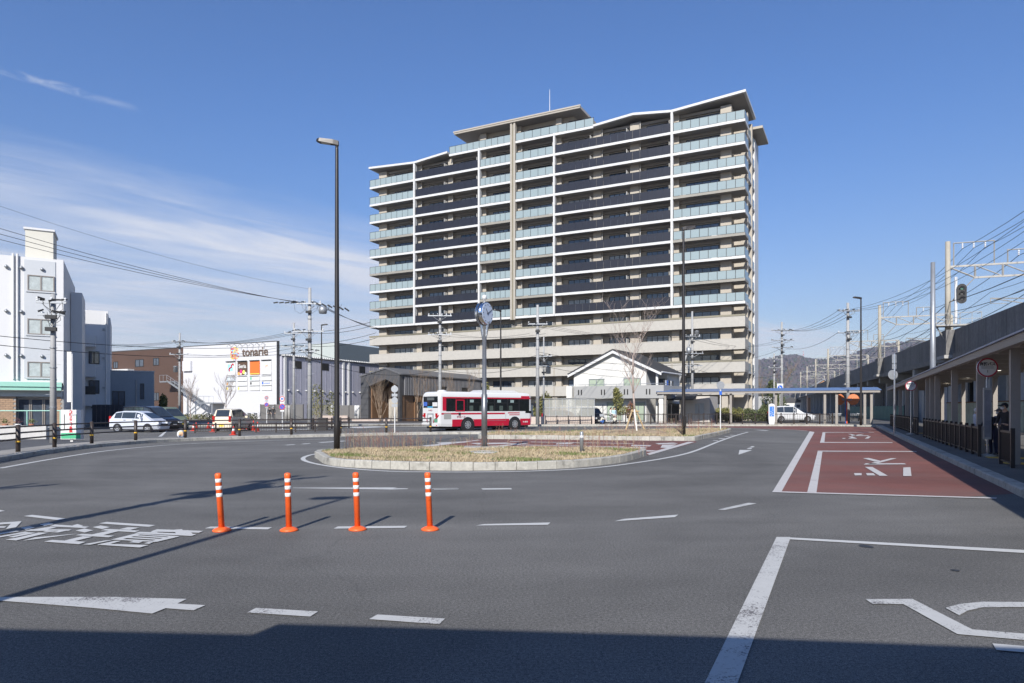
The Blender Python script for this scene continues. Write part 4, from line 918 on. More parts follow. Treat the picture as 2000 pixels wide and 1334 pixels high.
for i in range(9): b.box(i*1.35-.03, i*1.35+.03, -.03, .03, 0, 1.9)
b.build('post', m_dark, GF); b = B(); [b.box(0, 10.8, -.012, .012, z, z+.02) for z in (.2, 1.0, 1.85)]; b.build('rail', m_dark, GF)
def stop_pole(label, x, base, Y, h, disc, panel=True, face=0.0, txt=True):
    X = X_(x, Y); t = thing('bus_stop_sign', label, 'bus stop', (X, Y, .15), face); r = disc
    B().cyl((0,0,0), (0,0,h-r), .03, n=8).build('post', m_steel, t)
    B().lathe([(.25,0),(.25,.05),(.04,.09)], n=12).build('base', m_conc, t)
    B().cyl((0, .03, h), (0, -.03, h), r, n=28).build('disc', m_white, t)
    b = B(); n = 28
    for i in range(n):
        a0, a1 = 2*math.pi*i/n, 2*math.pi*(i+1)/n
        b.quad((r*1.02*math.cos(a0), -.034, h+r*1.02*math.sin(a0)), (r*1.02*math.cos(a1), -.034, h+r*1.02*math.sin(a1)), (r*.86*math.cos(a1), -.034, h+r*.86*math.sin(a1)), (r*.86*math.cos(a0), -.034, h+r*.86*math.sin(a0)))
    b.build('disc_rim', M('stop_maroon', (.35,.02,.05), .5, 0), t)
    if txt:
        text('disc_lettering', '京阪バス', r*.38, m_black, t, (0, -.036, h+r*.35), FR, .001, bold=.004); text('disc_lettering', '1', r*.4, m_black, t, (0, -.036, h-r*.42), FR, .001)
        for q in range(3): pbox('disc_print', m_galv, t, -r*.6, r*.6, -.036, -.034, h-r*.12+q*r*.1, h-r*.08+q*r*.1)
    if panel:
        b = B(); b.box(-.11, .11, -.035, .035, .55, h-r-.35); b.build('timetable_case', m_galv, t)
        pbox('timetable_sheet', M('timetable_blue', (.20,.21,.25), .3, .15, 5), t, -.085, .085, -.04, -.036, .62, h-r-.42)
    return t
stop_pole('round white bus stop sign with red rim at the near boarding gap', 1928, 900, 21.9, 2.85, .30, True, R(-12))
stop_pole('small round bus stop sign by the second boarding gap', 1779, 850, 40.0, 2.85, .29, False, R(-18))
STK = thing('sign_pole', 'tall steel pole with backs of stacked signs at the platform edge', 'sign', (X_(1747, 42), 42, .15))
B().cyl((0,0,0), (0,0,4.9), .055, n=8).build('post', m_steel, STK)
for z0, z1 in ((4.3,4.85),(3.95,4.25)): pbox('plate', m_galv, STK, -.16, .1, -.03, 0, z0, z1)
B().cyl((-.1, .02, 3.6), (-.1, -.02, 3.6), .3, n=18).build('round_plate', m_galv, STK)
# ================================================================== PEOPLE
def person(label, loc, rz, pose, h=1.68, top=(.1,.1,.1), legs=(.03,.03,.04), hair=(.02,.016,.012), cap=None, coat=.47, skin=(.55,.36,.26), mask=False, seat=False, name='person'):
    """one skinned body; pose maps joint names to offsets in metres for a 1.7 m figure facing -y"""
    J = dict(pel=(0,0,.93), waist=(0,.0,1.08), chest=(0,.01,1.28), neck=(0,0,1.45), chin=(0,-.02,1.53), head=(0,-.02,1.62), crown=(0,0,1.70), nose=(0,-.115,1.59),
             shl=(.19,.01,1.40), ell=(.24,.02,1.13), wrl=(.25,-.04,.89), hal=(.25,-.06,.81), shr=(-.19,.01,1.40), elr=(-.24,.02,1.13), wrr=(-.25,-.04,.89), har=(-.25,-.06,.81),
             hil=(.09,0,.90), knl=(.10,-.02,.50), anl=(.10,.02,.09), tol=(.11,-.16,.035), hir=(-.09,0,.90), knr=(-.10,-.02,.50), anr=(-.10,.02,.09), tor=(-.11,-.16,.035))
    J.update(pose)
    RD = dict(pel=.135, waist=.12, chest=.145, neck=.055, chin=.062, head=.088, crown=.05, nose=.014, shl=.068, ell=.048, wrl=.032, hal=.036, shr=.068, elr=.048, wrr=.032, har=.036, hil=.10, knl=.065, anl=.045, tol=.035, hir=.10, knr=.065, anr=.045, tor=.035)
    E = [('pel','waist'),('waist','chest'),('chest','neck'),('neck','chin'),('chin','head'),('head','crown'),('head','nose'),('chest','shl'),('shl','ell'),('ell','wrl'),('wrl','hal'),('chest','shr'),('shr','elr'),('elr','wrr'),('wrr','har'),('pel','hil'),('hil','knl'),('knl','anl'),('anl','tol'),('pel','hir'),('hir','knr'),('knr','anr'),('anr','tor')]
    for s, sg in (('l', 1), ('r', -1)):
        hp = Vector(J['ha'+s]); d = (hp-Vector(J['wr'+s])).normalized(); side = Vector((1,0,0)); up = d.cross(side).normalized() if d.cross(side).length > .1 else Vector((0,1,0))
        for f, (o, l) in enumerate(((-.027,.075),(-.009,.085),(.009,.08),(.027,.065))):
            k1 = f'f{s}{f}a'; k2 = f'f{s}{f}b'; J[k1] = tuple(hp+side*o+d*l*.55); J[k2] = tuple(hp+side*o+d*l-up*.02); RD[k1] = .0095; RD[k2] = .008; E += [('ha'+s, k1), (k1, k2)]
        k1 = f't{s}'; J[k1] = tuple(hp+side*(-sg*.045)+d*.02+up*.02); RD[k1] = .010; E.append(('ha'+s, k1))
    names = list(J); ix = {n: i for i, n in enumerate(names)}; sc = h/1.70
    me = bpy.data.meshes.new('body'); me.from_pydata([tuple(v*sc for v in J[n]) for n in names], [(ix[a], ix[b]) for a, b in E], [])
    o = bpy.data.objects.new('body', me); COL.objects.link(o); o.modifiers.new('s', 'SKIN'); sv = me.skin_vertices[0].data
    for n in names: sv[ix[n]].radius = (RD[n]*sc, RD[n]*sc*(.8 if n in ('chest','waist','pel') else 1)); sv[ix[n]].use_root = (n == 'pel')
    o.modifiers.new('u', 'SUBSURF').levels = 1
    dg = bpy.context.evaluated_depsgraph_get(); m2 = bpy.data.meshes.new_from_object(o.evaluated_get(dg)); bpy.data.objects.remove(o)
    key = lambda t, c: M(f'{t}_{c[0]:.2f}_{c[1]:.2f}_{c[2]:.2f}', c, .8, .1, 6)
    for mm in (key('skin', skin), key('top', top), key('legs', legs), M('dark_shoe', (.03,.028,.026), .6, .1)): m2.materials.append(mm)
    V3 = lambda n: Vector(J[n])*sc
    segs = [(V3(a), V3(b), (0 if (a in ('neck','chin','head') or b in ('hal','har') or a[:2] in ('ha','fl','fr') or b[0] == 't' and b not in ('tol','tor')) else 3 if b in ('tol','tor') else 2 if a in ('hil','hir','knl','knr') or b in ('hil','hir') else 1)) for a, b in E]
    for p in m2.polygons:
        c = p.center; best = None
        for a, b_, mi in segs:
            d = b_-a; t = max(0, min(1, (c-a).dot(d)/max(d.dot(d), 1e-9))); q = (a+d*t-c).length
            if best is None or q < best[0]: best = (q, mi)
        p.material_index = best[1]; p.use_smooth = True
    T = thing(name, label, 'person', loc, rz)
    put('body', m2, T)
    hd = Vector(J['head'])*sc; cr = Vector(J['crown'])*sc; up = (cr-hd).normalized()
    b = B(); b.sph((0,0,0), (.098*sc, .112*sc, .10*sc), 12, 8)
    b.v = [v if not (v[1] < -.03*sc and v[2] < .03*sc) else (v[0]*.72, v[1]*.45, v[2]) for v in b.v]
    hm = key('cap' if cap else 'hair', cap or hair); ho = b.build('cap' if cap else 'hair', hm, T, True, tuple(hd+up*.025*sc+Vector((0, .022*sc, 0))))
    if cap: B().cb((hd.x, hd.y-.13*sc, hd.z+.035*sc), (.15*sc, .13*sc, .014*sc), 0, R(12)).build('cap_visor', hm, T)
    for sx in (-1, 1): B().sph((hd.x+sx*.032*sc, hd.y-.086*sc, hd.z-.005*sc), .012*sc, 6, 4).build('eye', m_black, T)
    B().cb((hd.x, hd.y-.088*sc, hd.z-.062*sc), (.045*sc, .012*sc, .008*sc)).build('mouth', M('lip', (.4,.18,.15), .6, 0), T) if not mask else B().sph((hd.x, hd.y-.075*sc, hd.z-.045*sc), (.065*sc,.04*sc,.055*sc), 10, 6).build('face_mask', m_white, T, True)
    return T
def plat_at(x, Y): return (X_(x, Y), Y, .15)
stand = dict(wrl=(.20,-.20,1.02), hal=(.15,-.28,1.05), ell=(.25,-.0,1.14), wrr=(-.20,-.20,1.02), har=(-.13,-.28,1.05), elr=(-.25,0,1.14), head=(0,-.07,1.60), nose=(0,-.16,1.555), crown=(0,-.04,1.68), chin=(0,-.05,1.52))
person('man in a dark cap and dark jacket waiting at the bus shelter', plat_at(1964, 21.5), R(-70), stand, 1.70, (.035,.03,.027), (.02,.02,.024), cap=(.012,.014,.02), mask=True)
lean = dict(stand, chest=(0,-.10,1.26), neck=(0,-.16,1.42), chin=(0,-.21,1.48), head=(0,-.23,1.56), crown=(0,-.22,1.65), nose=(0,-.33,1.52), shl=(.19,-.10,1.37), shr=(-.19,-.10,1.37), ell=(.24,-.22,1.14), elr=(-.24,-.22,1.14), wrl=(.17,-.40,1.06), hal=(.12,-.46,1.06), wrr=(-.17,-.40,1.06), har=(-.12,-.46,1.06))
person('elderly person in a grey knitted hat leaning forward at the shelter', plat_at(1957, 22.6), R(-60), lean, 1.56, (.17,.18,.22), (.03,.03,.05), cap=(.11,.10,.10), mask=True)
person('dark haired person in a black and tan jacket beside the timetable case', plat_at(1940, 22.2), R(-80), lean, 1.52, (.012,.012,.014), (.012,.014,.04))
person('person in pale clothes and white hat at the back of the shelter', plat_at(1906, 26.5), R(60), stand, 1.55, (.55,.57,.62), (.3,.32,.36), cap=(.7,.7,.7), mask=True)
walk = dict(knl=(.10,-.14,.50), anl=(.10,-.20,.09), tol=(.11,-.37,.05), knr=(-.10,.02,.50), anr=(-.10,.22,.12), tor=(-.11,.08,.035), ell=(.25,.1,1.14), wrl=(.25,.06,.92), hal=(.25,.03,.84), elr=(-.25,-.06,1.14), wrr=(-.25,-.2,.95), har=(-.25,-.26,.90))
person('woman with dark hair walking in a black coat by the shop fence', (X_(526.5, 92), 92, .15), R(20), walk, 1.6, (.02,.02,.022), (.03,.03,.03))
person('walker in a white cap and black jacket by the shop fence', (X_(533.5, 91), 91, .15), R(-10), walk, 1.72, (.02,.02,.022), (.04,.04,.05), cap=(.75,.75,.75))
bikep = dict(stand, wrl=(.18,-.35,1.0), hal=(.18,-.43,1.0), wrr=(-.18,-.35,1.0), har=(-.18,-.43,1.0))
person('woman in a white top standing at a bicycle by the garden fence', (X_(1192.5, 64.9), 64.9, .155), R(75), bikep, 1.6, (.75,.72,.68), (.35,.34,.36))
person('woman in a pale blue top with long hair by the garden fence', (X_(1199.5, 65.0), 65.0, .155), R(20), walk, 1.6, (.42,.58,.68), (.45,.42,.40))
crouch = dict(pel=(0,.05,.32), waist=(0,.02,.46), chest=(0,-.05,.62), neck=(0,-.1,.78), chin=(0,-.13,.85), head=(0,-.14,.94), crown=(0,-.12,1.02), nose=(0,-.24,.92), shl=(.15,-.05,.73), shr=(-.15,-.05,.73), ell=(.2,-.2,.58), elr=(-.2,-.2,.58), wrl=(.14,-.36,.6), hal=(.12,-.43,.6), wrr=(-.14,-.36,.6), har=(-.12,-.43,.6), hil=(.09,.05,.30), hir=(-.09,.05,.30), knl=(.13,-.28,.42), knr=(-.13,-.28,.42), anl=(.12,-.06,.09), anr=(-.12,-.06,.09), tol=(.12,-.22,.035), tor=(-.12,-.22,.035))
person('small child in pale top and blue trousers crouching by the bicycle', (X_(1174.5, 64.8), 64.8, .155), R(100), crouch, 1.45, (.70,.66,.55), (.04,.12,.36))
person('small child in cream and black crouching on the far pavement', (X_(1200.5, 64.75), 64.75, .155), R(0), crouch, 1.30, (.72,.70,.58), (.03,.03,.04))
# ================================================================== WHEELS, BICYCLES, CARS, BUS
m_tyre = M('tyre', (.015,.015,.016), .7, .1); m_rim = M('alloy_rim', (.55,.56,.58), .3, .05, metal=.7)
def wheel(parent, x, y, r, w, out, spokes=5, hub=False):
    """y = outer face; out = +-1 outward direction"""
    b = B(); n = 22; prof = [(r*.62,0),(r*.95,0),(r,.03),(r,w-.03),(r*.95,w),(r*.62,w)]
    vs = []
    for pr, o in prof: vs += [(x+pr*math.cos(2*math.pi*i/n), y-out*o, r+pr*math.sin(2*math.pi*i/n)) for i in range(n)]
    b._add(vs, [(k*n+i, k*n+(i+1) % n, (k+1)*n+(i+1) % n, (k+1)*n+i) for k in range(len(prof)-1) for i in range(n)])
    t = b.build('tyre', m_tyre, parent)
    b = B(); b.cyl((x, y-out*.006, r), (x, y-out*.03, r), r*.63, n=n)
    b.mat(1)
    for i in range(spokes):
        a = 2*math.pi*i/spokes+.3; b.cb((x+r*.34*math.cos(a), y-out*.002, r+r*.34*math.sin(a)), (r*.56, .02, r*.17), 0, 0, -a)
    b.cyl((x, y+out*.012, r), (x, y-out*.02, r), r*.16, n=10)
    m = 18
    for i in range(m):
        a0, a1 = 2*math.pi*i/m, 2*math.pi*(i+1)/m
        b.quad((x+r*.64*math.cos(a0), y+out*.006, r+r*.64*math.sin(a0)), (x+r*.64*math.cos(a1), y+out*.006, r+r*.64*math.sin(a1)), (x+r*.55*math.cos(a1), y+out*.002, r+r*.55*math.sin(a1)), (x+r*.55*math.cos(a0), y+out*.002, r+r*.55*math.sin(a0)))
    b.build('rim', [M('rim_shadow', (.05,.05,.055), .6, 0), m_rim], t)
def car(name, label, loc, rz, st, paint, L, W_, rw=.30, ax=(.75, None), side=None, plate=None, roofrack=False, cat='car'):
    """st: stations (x, z_belt, z_roof, halfwidth belt, halfwidth roof); nose at +x. Glass panels sit on the shell."""
    T = thing(name, label, cat, loc, rz); zb = .22; b = B(); rings = []
    for (x, zl, zr, w, wr) in st:
        rings.append([(x,-w*.88,zb),(x,-w,zb+.16),(x,-w,zl*.62+.1),(x,-w*.975,zl),(x,-wr-.0,zr-.05),(x,-wr*.82,zr),(x,wr*.82,zr),(x,wr,zr-.05),(x,w*.975,zl),(x,w,zl*.62+.1),(x,w,zb+.16),(x,w*.88,zb)])
    n = len(rings[0]); vs = [p for r_ in rings for p in r_]
    fs = [(i*n+j, i*n+(j+1) % n, (i+1)*n+(j+1) % n, (i+1)*n+j) for i in range(len(rings)-1) for j in range(n)]
    fs += [tuple(range(n-1, -1, -1)), tuple(range((len(rings)-1)*n, len(rings)*n))]
    b._add(vs, fs); b.f = [f[::-1] for f in b.f]; body = b.build('body', paint, T, True)
    body.data.shade_smooth() if False else None
    for p in body.data.polygons: p.use_smooth = False
    # side glass between consecutive tall stations
    def sidepane(i, j, t0, t1, s, e0=.0, e1=.0):
        a, c = st[i], st[j]
        def pt(k, t, e):
            x, zl, zr, w, wr = k; return (x+e, s*((w*.975)*(1-t)+wr*t+.012), zl*(1-t)+(zr-.05)*t)
        return [pt(a, t0, e0), pt(c, t0, e1), pt(c, t1, e1), pt(a, t1, e0)]
    m_cg = M('car_glass', (.03,.038,.045), .06, .15, 1, spec=.9)
    for (i, j) in side:
        for s in (-1, 1):
            q = sidepane(i, j, .08, .93, s, .02, -.02); q2 = [(x, y-s*.02, z) for x, y, z in q]
            B()._add(q+q2, [(0,1,2,3),(7,6,5,4),(0,4,5,1),(1,5,6,2),(2,6,7,3),(3,7,4,0)]).build('side_window', m_cg, T)
    def crosspane(i, j, nm, t0=.06, t1=.94):
        a, c = st[i], st[j]; off = .014 if c[0] > a[0] else -.014
        def pt(t, s):
            x = a[0]+(c[0]-a[0])*t; z = a[2]+(c[2]-a[2])*t; w = (a[4]+(c[4]-a[4])*t)*.82
            return (x, s*w, z)
        d = Vector((c[0]-a[0], 0, c[2]-a[2])).normalized(); nrm = Vector((-d.z, 0, d.x)); nrm = nrm if nrm.z > 0 else -nrm
        q = [Vector(pt(t0,-1)), Vector(pt(t0,1)), Vector(pt(t1,1)), Vector(pt(t1,-1))]; q1 = [tuple(p+nrm*.012) for p in q]; q2 = [tuple(p-nrm*.01) for p in q]
        B()._add(q1+q2, [(0,1,2,3),(7,6,5,4),(0,4,5,1),(1,5,6,2),(2,6,7,3),(3,7,4,0)]).build(nm, m_cg, T)
    ir = [i for i, s_ in enumerate(st) if s_[2]-s_[1] > .25]
    crosspane(ir[-1], ir[-1]+1, 'windscreen'); crosspane(ir[0]-1, ir[0], 'rear_window')
    x0, x1 = st[0][0], st[-1][0]; w0 = st[0][3]; w1 = st[-1][3]
    for s in (-1, 1):
        B().cb((x1-.10, s*(w1*.78), .66 if st[-1][2] < 1.1 else .7), (.26, .34, .17), 0).build('headlight', M('lamp_lens', (.6,.62,.64), .1, .05), T)
        B().cb((x0+.05, s*(w0*.90), .92), (.16, .16, .42), 0).build('taillight', M('tail_red', (.40,.01,.012), .2, .05), T)
        k = st[ir[-1]]; B().cb((k[0]+.12, s*(k[3]+.10), k[1]+.08), (.12, .2, .15), 0).build('door_mirror', paint, T)
        for xd in (L*.02, -L*.16): B().cb((xd, s*(W_/2+.004), .86), (.16, .03, .035)).build('door_handle', m_dark, T)
        for xw in ax:
            B().cyl((xw, s*(W_/2+.004), rw), (xw, s*(W_/2-.10), rw), rw*1.17, n=20).build('wheel_arch', m_black, T)
            wheel(T, xw, s*(W_/2+.012), rw, .19, s)
    b = B(); b.box(x1-.12, x1+.03, -w1*.82, w1*.82, .30, .48).box(x0-.03, x0+.12, -w0*.85, w0*.85, .30, .50); b.build('bumper', paint, T)
    pbox('grille', m_black, T, x1-.02, x1+.035, -.38, .38, .5, .6)
    for xx, sg in ((x0-.035, -1), (x1+.035, 1)): pbox('number_plate', plate or m_white, T, min(xx, xx+.01*sg), max(xx, xx+.01*sg), -.17, .17, .36, .5)
    pbox('underbody', m_black, T, x0+.25, x1-.25, -W_*.40, W_*.40, .14, .24)
    return T
def hatch(L, H, W_):
    h = L/2; w = W_/2
    return [(-h, .78, .80, w*.86, w*.78), (-h+.07, .92, 1.02, w*.97, w*.84), (-h+.42, .96, H-.08, w, w*.74), (-h+1.0, .95, H, w, w*.76), (.05*L, .93, H-.01, w, w*.76), (.16*L, .92, H-.12, w, w*.75), (.36*L, .88, .95, w*.99, w*.84), (h-.3, .76, .80, w*.96, w*.84), (h-.06, .62, .66, w*.84, w*.76), (h, .5, .56, w*.74, w*.7)]
def vanst(L, H, W_, hood=.9):
    h = L/2; w = W_/2
    return [(-h, .80, .84, w*.92, w*.84), (-h+.05, .98, 1.04, w*.98, w*.86), (-h+.28, 1.02, H-.06, w, w*.80), (-h+1.3, 1.0, H, w, w*.82), (0, .98, H, w, w*.82), (h-hood-.9, .97, H-.10, w, w*.80), (h-hood+.1, .94, 1.02, w, w*.86), (h-.35, .84, .90, w*.97, w*.86), (h-.06, .66, .72, w*.88, w*.8), (h, .5, .56, w*.78, w*.72)]
p_white = M('white_car_paint', (.60,.61,.62), .25, .01, spec=.6); p_dark = M('black_car_paint', (.012,.013,.018), .2, .02, spec=.7); p_olive = M('olive_car_paint', (.14,.17,.12), .35, .04); p_cream = M('cream_car_paint', (.68,.60,.46), .3, .02); p_red = M('red_car_paint', (.34,.03,.03), .3, .02); p_silver = M('pale_silver_paint', (.55,.58,.64), .3, .02, metal=.1)
car('parked_car', 'white hatchback parked side-on behind the guard rail', (X_(274, 48.5), 48.5, 0), R(-8), hatch(3.7, 1.5, 1.66), p_silver, 3.7, 1.66, .29, (1.15, -1.15), [(2,3),(3,4),(4,5),(5,6)])
car('parked_van', 'black minivan parked behind the white hatchback', (X_(296, 52.2), 52.2, 0), R(-20), vanst(4.6, 1.85, 1.7), p_dark, 4.6, 1.7, .31, (1.45, -1.4), [(2,3),(3,4),(4,5),(5,6)], cat='van')
car('parked_van', 'olive green boxy small van parked beside the black minivan', (X_(331, 54.0), 54.0, 0), R(-35), vanst(3.4, 1.78, 1.48, .55), p_olive, 3.4, 1.48, .27, (1.15, -1.1), [(2,3),(3,4),(4,5),(5,6)], M('yellow_plate', (.75,.55,.05), .5, 0), cat='van')
car('small_van', 'cream small van seen from behind among the traffic cones', (X_(456.5, 51), 51.0, 0), R(84), vanst(3.4, 1.66, 1.48, .6), p_cream, 3.4, 1.48, .27, (1.15, -1.1), [(2,3),(3,4),(4,5),(5,6)], M('yellow_plate'), cat='van')
car('minivan', 'white minivan passing behind the far fence on the right', (X_(1545, 76.5), 76.5, .158), R(-3), vanst(4.7, 1.78, 1.74, 1.25), p_white, 4.7, 1.74, .32, (1.5, -1.35), [(2,3),(3,4),(4,5),(5,6)], cat='van')
car('parked_car', 'dark red car parked inside the frosted carport', (X_(1098, 67.9), 67.9, .02), R(-2), hatch(4.0, 1.5, 1.66), p_red, 4.0, 1.66, .29, (1.25, -1.25), [(2,3),(3,4),(4,5),(5,6)])
car('parked_car', 'black car poking out past the carport end', (X_(1155, 69.6), 69.6, .02), R(-70), hatch(3.6, 1.75, 1.6), p_dark, 3.6, 1.6, .29, (1.15, -1.15), [(2,3),(3,4),(4,5),(5,6)])
def bicycle(label, loc, rz, m, group=None):
    T = thing('bicycle', label, 'bicycle', loc, rz, group)
    for x in (-.52, .52):
        b = B(); b.tube([(x+.32*math.cos(a*math.pi/8), 0, .33+.32*math.sin(a*math.pi/8)) for a in range(17)], .022, 5)
        for a in range(8): b.cyl((x, 0, .33), (x+.3*math.cos(a*.785), 0, .33+.3*math.sin(a*.785)), .004, n=3)
        b.build('wheel', m_black, T)
    b = B()
    for p, q in (((-.52,0,.33),(-.08,0,.3)),((-.08,0,.3),(-.2,0,.78)),((-.08,0,.3),(.38,0,.72)),((-.2,0,.72),(.38,0,.72)),((-.52,0,.33),(-.18,0,.66)),((.52,0,.33),(.36,0,.98))): b.cyl(p, q, .02, n=6)
    b.build('frame', m, T)
    B().tube([(.22,-.27,1.0),(.36,-.2,1.02),(.36,.2,1.02),(.22,.27,1.0)], .015, 5).build('handlebar', m_galv, T)
    B().sph((-.22, 0, .84), (.13, .08, .04), 8, 4).build('saddle', m_black, T)
    B().xprism([(.42,.74),(.74,.74),(.78,.98),(.40,.98)], 'y', -.15, .15).build('basket', m_galv, T)
    return T
bicycle('grey city bicycle held by the woman in the white top', (X_(1187, 64.75), 64.75, .155), R(175), m_galv)
cols_ = [m_dark, m_galv, p_white, M('bike_blue', (.05,.12,.3), .4, .05)]
first = None
for i, x in enumerate((400, 412, 424, 480, 492, 504, 516)):
    Y = 97.0; o = bicycle('parked bicycle in the row at the foot of the white shop wall', (X_(x, Y), Y, .0), R(70+rnd.uniform(-12, 12)), cols_[i % 4], 'bicycles parked along the shop wall') if first is None else copy_tree(first)
    if first is None: first = o
    o.location = (X_(x, Y), Y, 0); o.rotation_euler = (0, 0, R(70+rnd.uniform(-14, 14)))
first2 = None
for i, x in enumerate((1622, 1632, 1641, 1660, 1668, 1676, 1684)):
    Y = 86.0; o = copy_tree(first); o['label'] = 'parked bicycle in the row under the railway viaduct'; o['group'] = 'bicycles parked under the viaduct'
    o.location = (X_(x, Y), Y, 0); o.rotation_euler = (0, 0, R(60+rnd.uniform(-25, 25)))
# ---- the bus
BUS = thing('city_bus', 'white and red city bus driving away to the right behind the median', 'bus', (0, 0, 0), 0)
BA = R(39); bl = 8.9; bw = 2.3
# rear right corner seen at the photo's (858, 840)
rc = Vector((X_(857.5, 49.6), 49.6)); hx = Vector((math.cos(BA), math.sin(BA))); hy = Vector((-math.sin(BA), math.cos(BA)))
BUS.location = (*(rc+hy*bw/2), 0); BUS.rotation_euler = (0, 0, BA)
p_bus = M('bus_white', (.62,.62,.61), .3, .01, spec=.5); p_busr = M('bus_red', (.40,.010,.032), .3, .02, spec=.5); m_bglass = M('bus_glass', (.010,.012,.013), .06, .2, 1, spec=.8)
st = [(0,.42,2.72,1.09),(.04,.38,2.80,1.12),(.18,.36,2.90,1.15),(.8,.34,2.93,1.15),(8.2,.32,2.93,1.15),(8.65,.32,2.88,1.14),(8.82,.34,2.78,1.09),(8.9,.36,2.66,1.02)]
b = B(); rings = []
for x, z0, z1, w in st: rings += [(x,-w*.97,z0),(x,-w,z0+.2),(x,-w,z1-.32),(x,-w*.965,z1-.14),(x,-w*.85,z1-.03),(x,-w*.6,z1),(x,w*.6,z1),(x,w*.85,z1-.03),(x,w*.965,z1-.14),(x,w,z1-.32),(x,w,z0+.2),(x,w*.97,z0)]
n = 12; b._add(rings, [(i*n+j, (i+1)*n+j, (i+1)*n+(j+1) % n, i*n+(j+1) % n) for i in range(len(st)-1) for j in range(n)]+[tuple(range(n)), tuple(range(len(st)*n-1, (len(st)-1)*n-1, -1))])
b.build('body', p_bus, BUS)
ys = -bw/2
def sp(name, m, x0, x1, z0, z1, d=.006, parent=BUS): return pbox(name, m, parent, x0, x1, ys-d, ys+.03, z0, z1)
sp('skirt', p_busr, 1.15, 2.05, .34, .86); sp('skirt', p_busr, 3.1, 6.55, .34, .86); sp('skirt', p_busr, 7.65, 8.72, .34, .86)
sp('skirt', p_busr, 2.05, 3.1, .80, .86); 
sp('red_stripe', p_busr, .2, 6.1, 1.22, 1.34); sp('red_stripe', p_busr, 6.4, 7.6, 1.28, 1.36, .008); sp('red_stripe', p_busr, 6.55, 7.6, 1.14, 1.2, .008)
sp('red_band', p_busr, .30, 8.7, 2.42, 2.52); sp('red_band', p_busr, .30, .62, 1.50, 2.42)
sp('red_band', p_busr, 7.75, 8.62, 2.521, 2.66, .009)
wb = sp('window_band', m_bglass, .62, 8.60, 1.46, 2.42, .010)
# emergency door outline, window posts, hopper bars
for a in ((1.45,2.25,1.44,1.52),(1.45,2.25,2.26,2.33),(1.45,1.53,1.52,2.26),(2.17,2.25,1.52,2.26)): sp('door_trim', p_busr, *a, .017)
for x in (1.42, 2.45, 3.75, 5.05, 6.35, 7.5): sp('window_post', m_black, x, x+.09, 1.46, 2.42, .014)
for x0, x1 in ((2.6,3.7),(3.9,5.0),(5.2,6.3),(6.5,7.4)):
    sp('hopper_bar', m_dark, x0, x1, 2.08, 2.11, .014)
    sp('window_sticker', M('sticker_grey', (.25,.33,.32), .4, .05), x0+.15, x0+.5, 2.13, 2.33, .013)
for q in range(5):   # seats and far windows seen dimly through the glass
    sp('seat_back', M('seat_dark', (.05,.07,.06), .7, .2, 4), 2.7+q*.95, 3.05+q*.95, 1.5, 1.88, .0115)
sp('grille_panel', M('bus_grille', (.30,.30,.28), .5, .05), .42, 1.05, .88, 1.30, .009)
sp('door_handle', m_black, 1.72, 1.90, 1.16, 1.36, .02)
sp('hatch_frame', m_galv, 4.1, 6.2, .72, .74, .010); sp('hatch_frame', m_galv, 4.1, 4.12, .74, 1.28, .010); sp('hatch_frame', m_galv, 6.18, 6.2, .74, 1.28, .010)
text('side_lettering', '京阪バス', .20, M('bus_letter_red', (.3,.02,.05), .5, 0), BUS, (1.95, ys-.012, 1.03), (R(90), 0, 0), .002)
text('side_lettering', 'N-4033', .17, m_white, BUS, (8.2, ys-.012, .6), (R(90), 0, 0), .002, bold=.004)
for xw in (2.55, 7.1):
    for s in (-1, 1):
        b = B(); b.cyl((xw, s*(bw/2+.012), .42), (xw, s*(bw/2-.2), .42), .62, n=24); b.build('wheel_arch', m_black, BUS)
        wheel(BUS, xw, s*(bw/2+.03), .45, .27, s, 8)
# rear face
def rp(name, m, y0, y1, z0, z1, d=.012): return pbox(name, m, BUS, -d, .08, y0, y1, z0, z1)
rp('rear_window', m_bglass, -.98, .98, 1.72, 2.56, .012); rp('rear_display', M('display_grey', (.10,.11,.11), .4, .1), -.5, .45, 2.28, 2.48, .02)
rp('ad_sheet', m_white, -.95, -.3, 1.82, 2.12, .022); rp('ad_sheet', M('ad_blue', (.05,.12,.45), .5, .2, 6), .45, .95, 1.85, 2.15, .022); rp('ad_sheet', M('ad_cyan', (.05,.35,.60), .5, .1), -.35, .4, 1.73, 1.82, .023)
rp('engine_hatch', m_galv, -.42, .42, .52, 1.30, .02); rp('engine_hatch_panel', m_white, -.30, .30, .58, 1.22, .03)
for s in (-1, 1):
    rp('taillight', M('tail_red'), s*.82-.13, s*.82+.13, 1.06, 1.32, .03)
    b = B(); b.xprism([(s*1.10, 1.22), (s*1.10, 1.10), (s*.5, .86), (s*.35, .60), (s*.42, .58), (s*.6, .92)][::1], 'x', -.018, .05); b.build('red_chevron', p_busr, BUS)
rp('bumper', p_bus, -1.12, 1.12, .36, .60, .07); rp('number_plate', M('plate_green', (.10,.28,.18), .5, 0), -.95, -.55, .66, .92, .035); rp('reflector', m_red, .85, 1.0, .40, .46, .08); rp('reflector', m_red, -1.0, -.85, .40, .46, .08)
text('rear_lettering', 'N-4033', .17, M('bus_letter_red'), BUS, (-.016, 0, 1.52), (R(90), 0, R(-90)), .002)
b = B(); b.xprism([(4.0, 2.92), (4.5, 3.10), (7.3, 3.10), (7.75, 2.92)], 'y', -.85, .85); b.build('roof_pod', p_bus, BUS)
B().lathe([(.35,0),(.34,.08),(.2,.13),(.02,.14)], (1.0, 0, 2.92), 16).build('roof_vent', p_bus, BUS)
pbox('underbody', m_black, BUS, .3, 8.6, -1.0, 1.0, .18, .38)
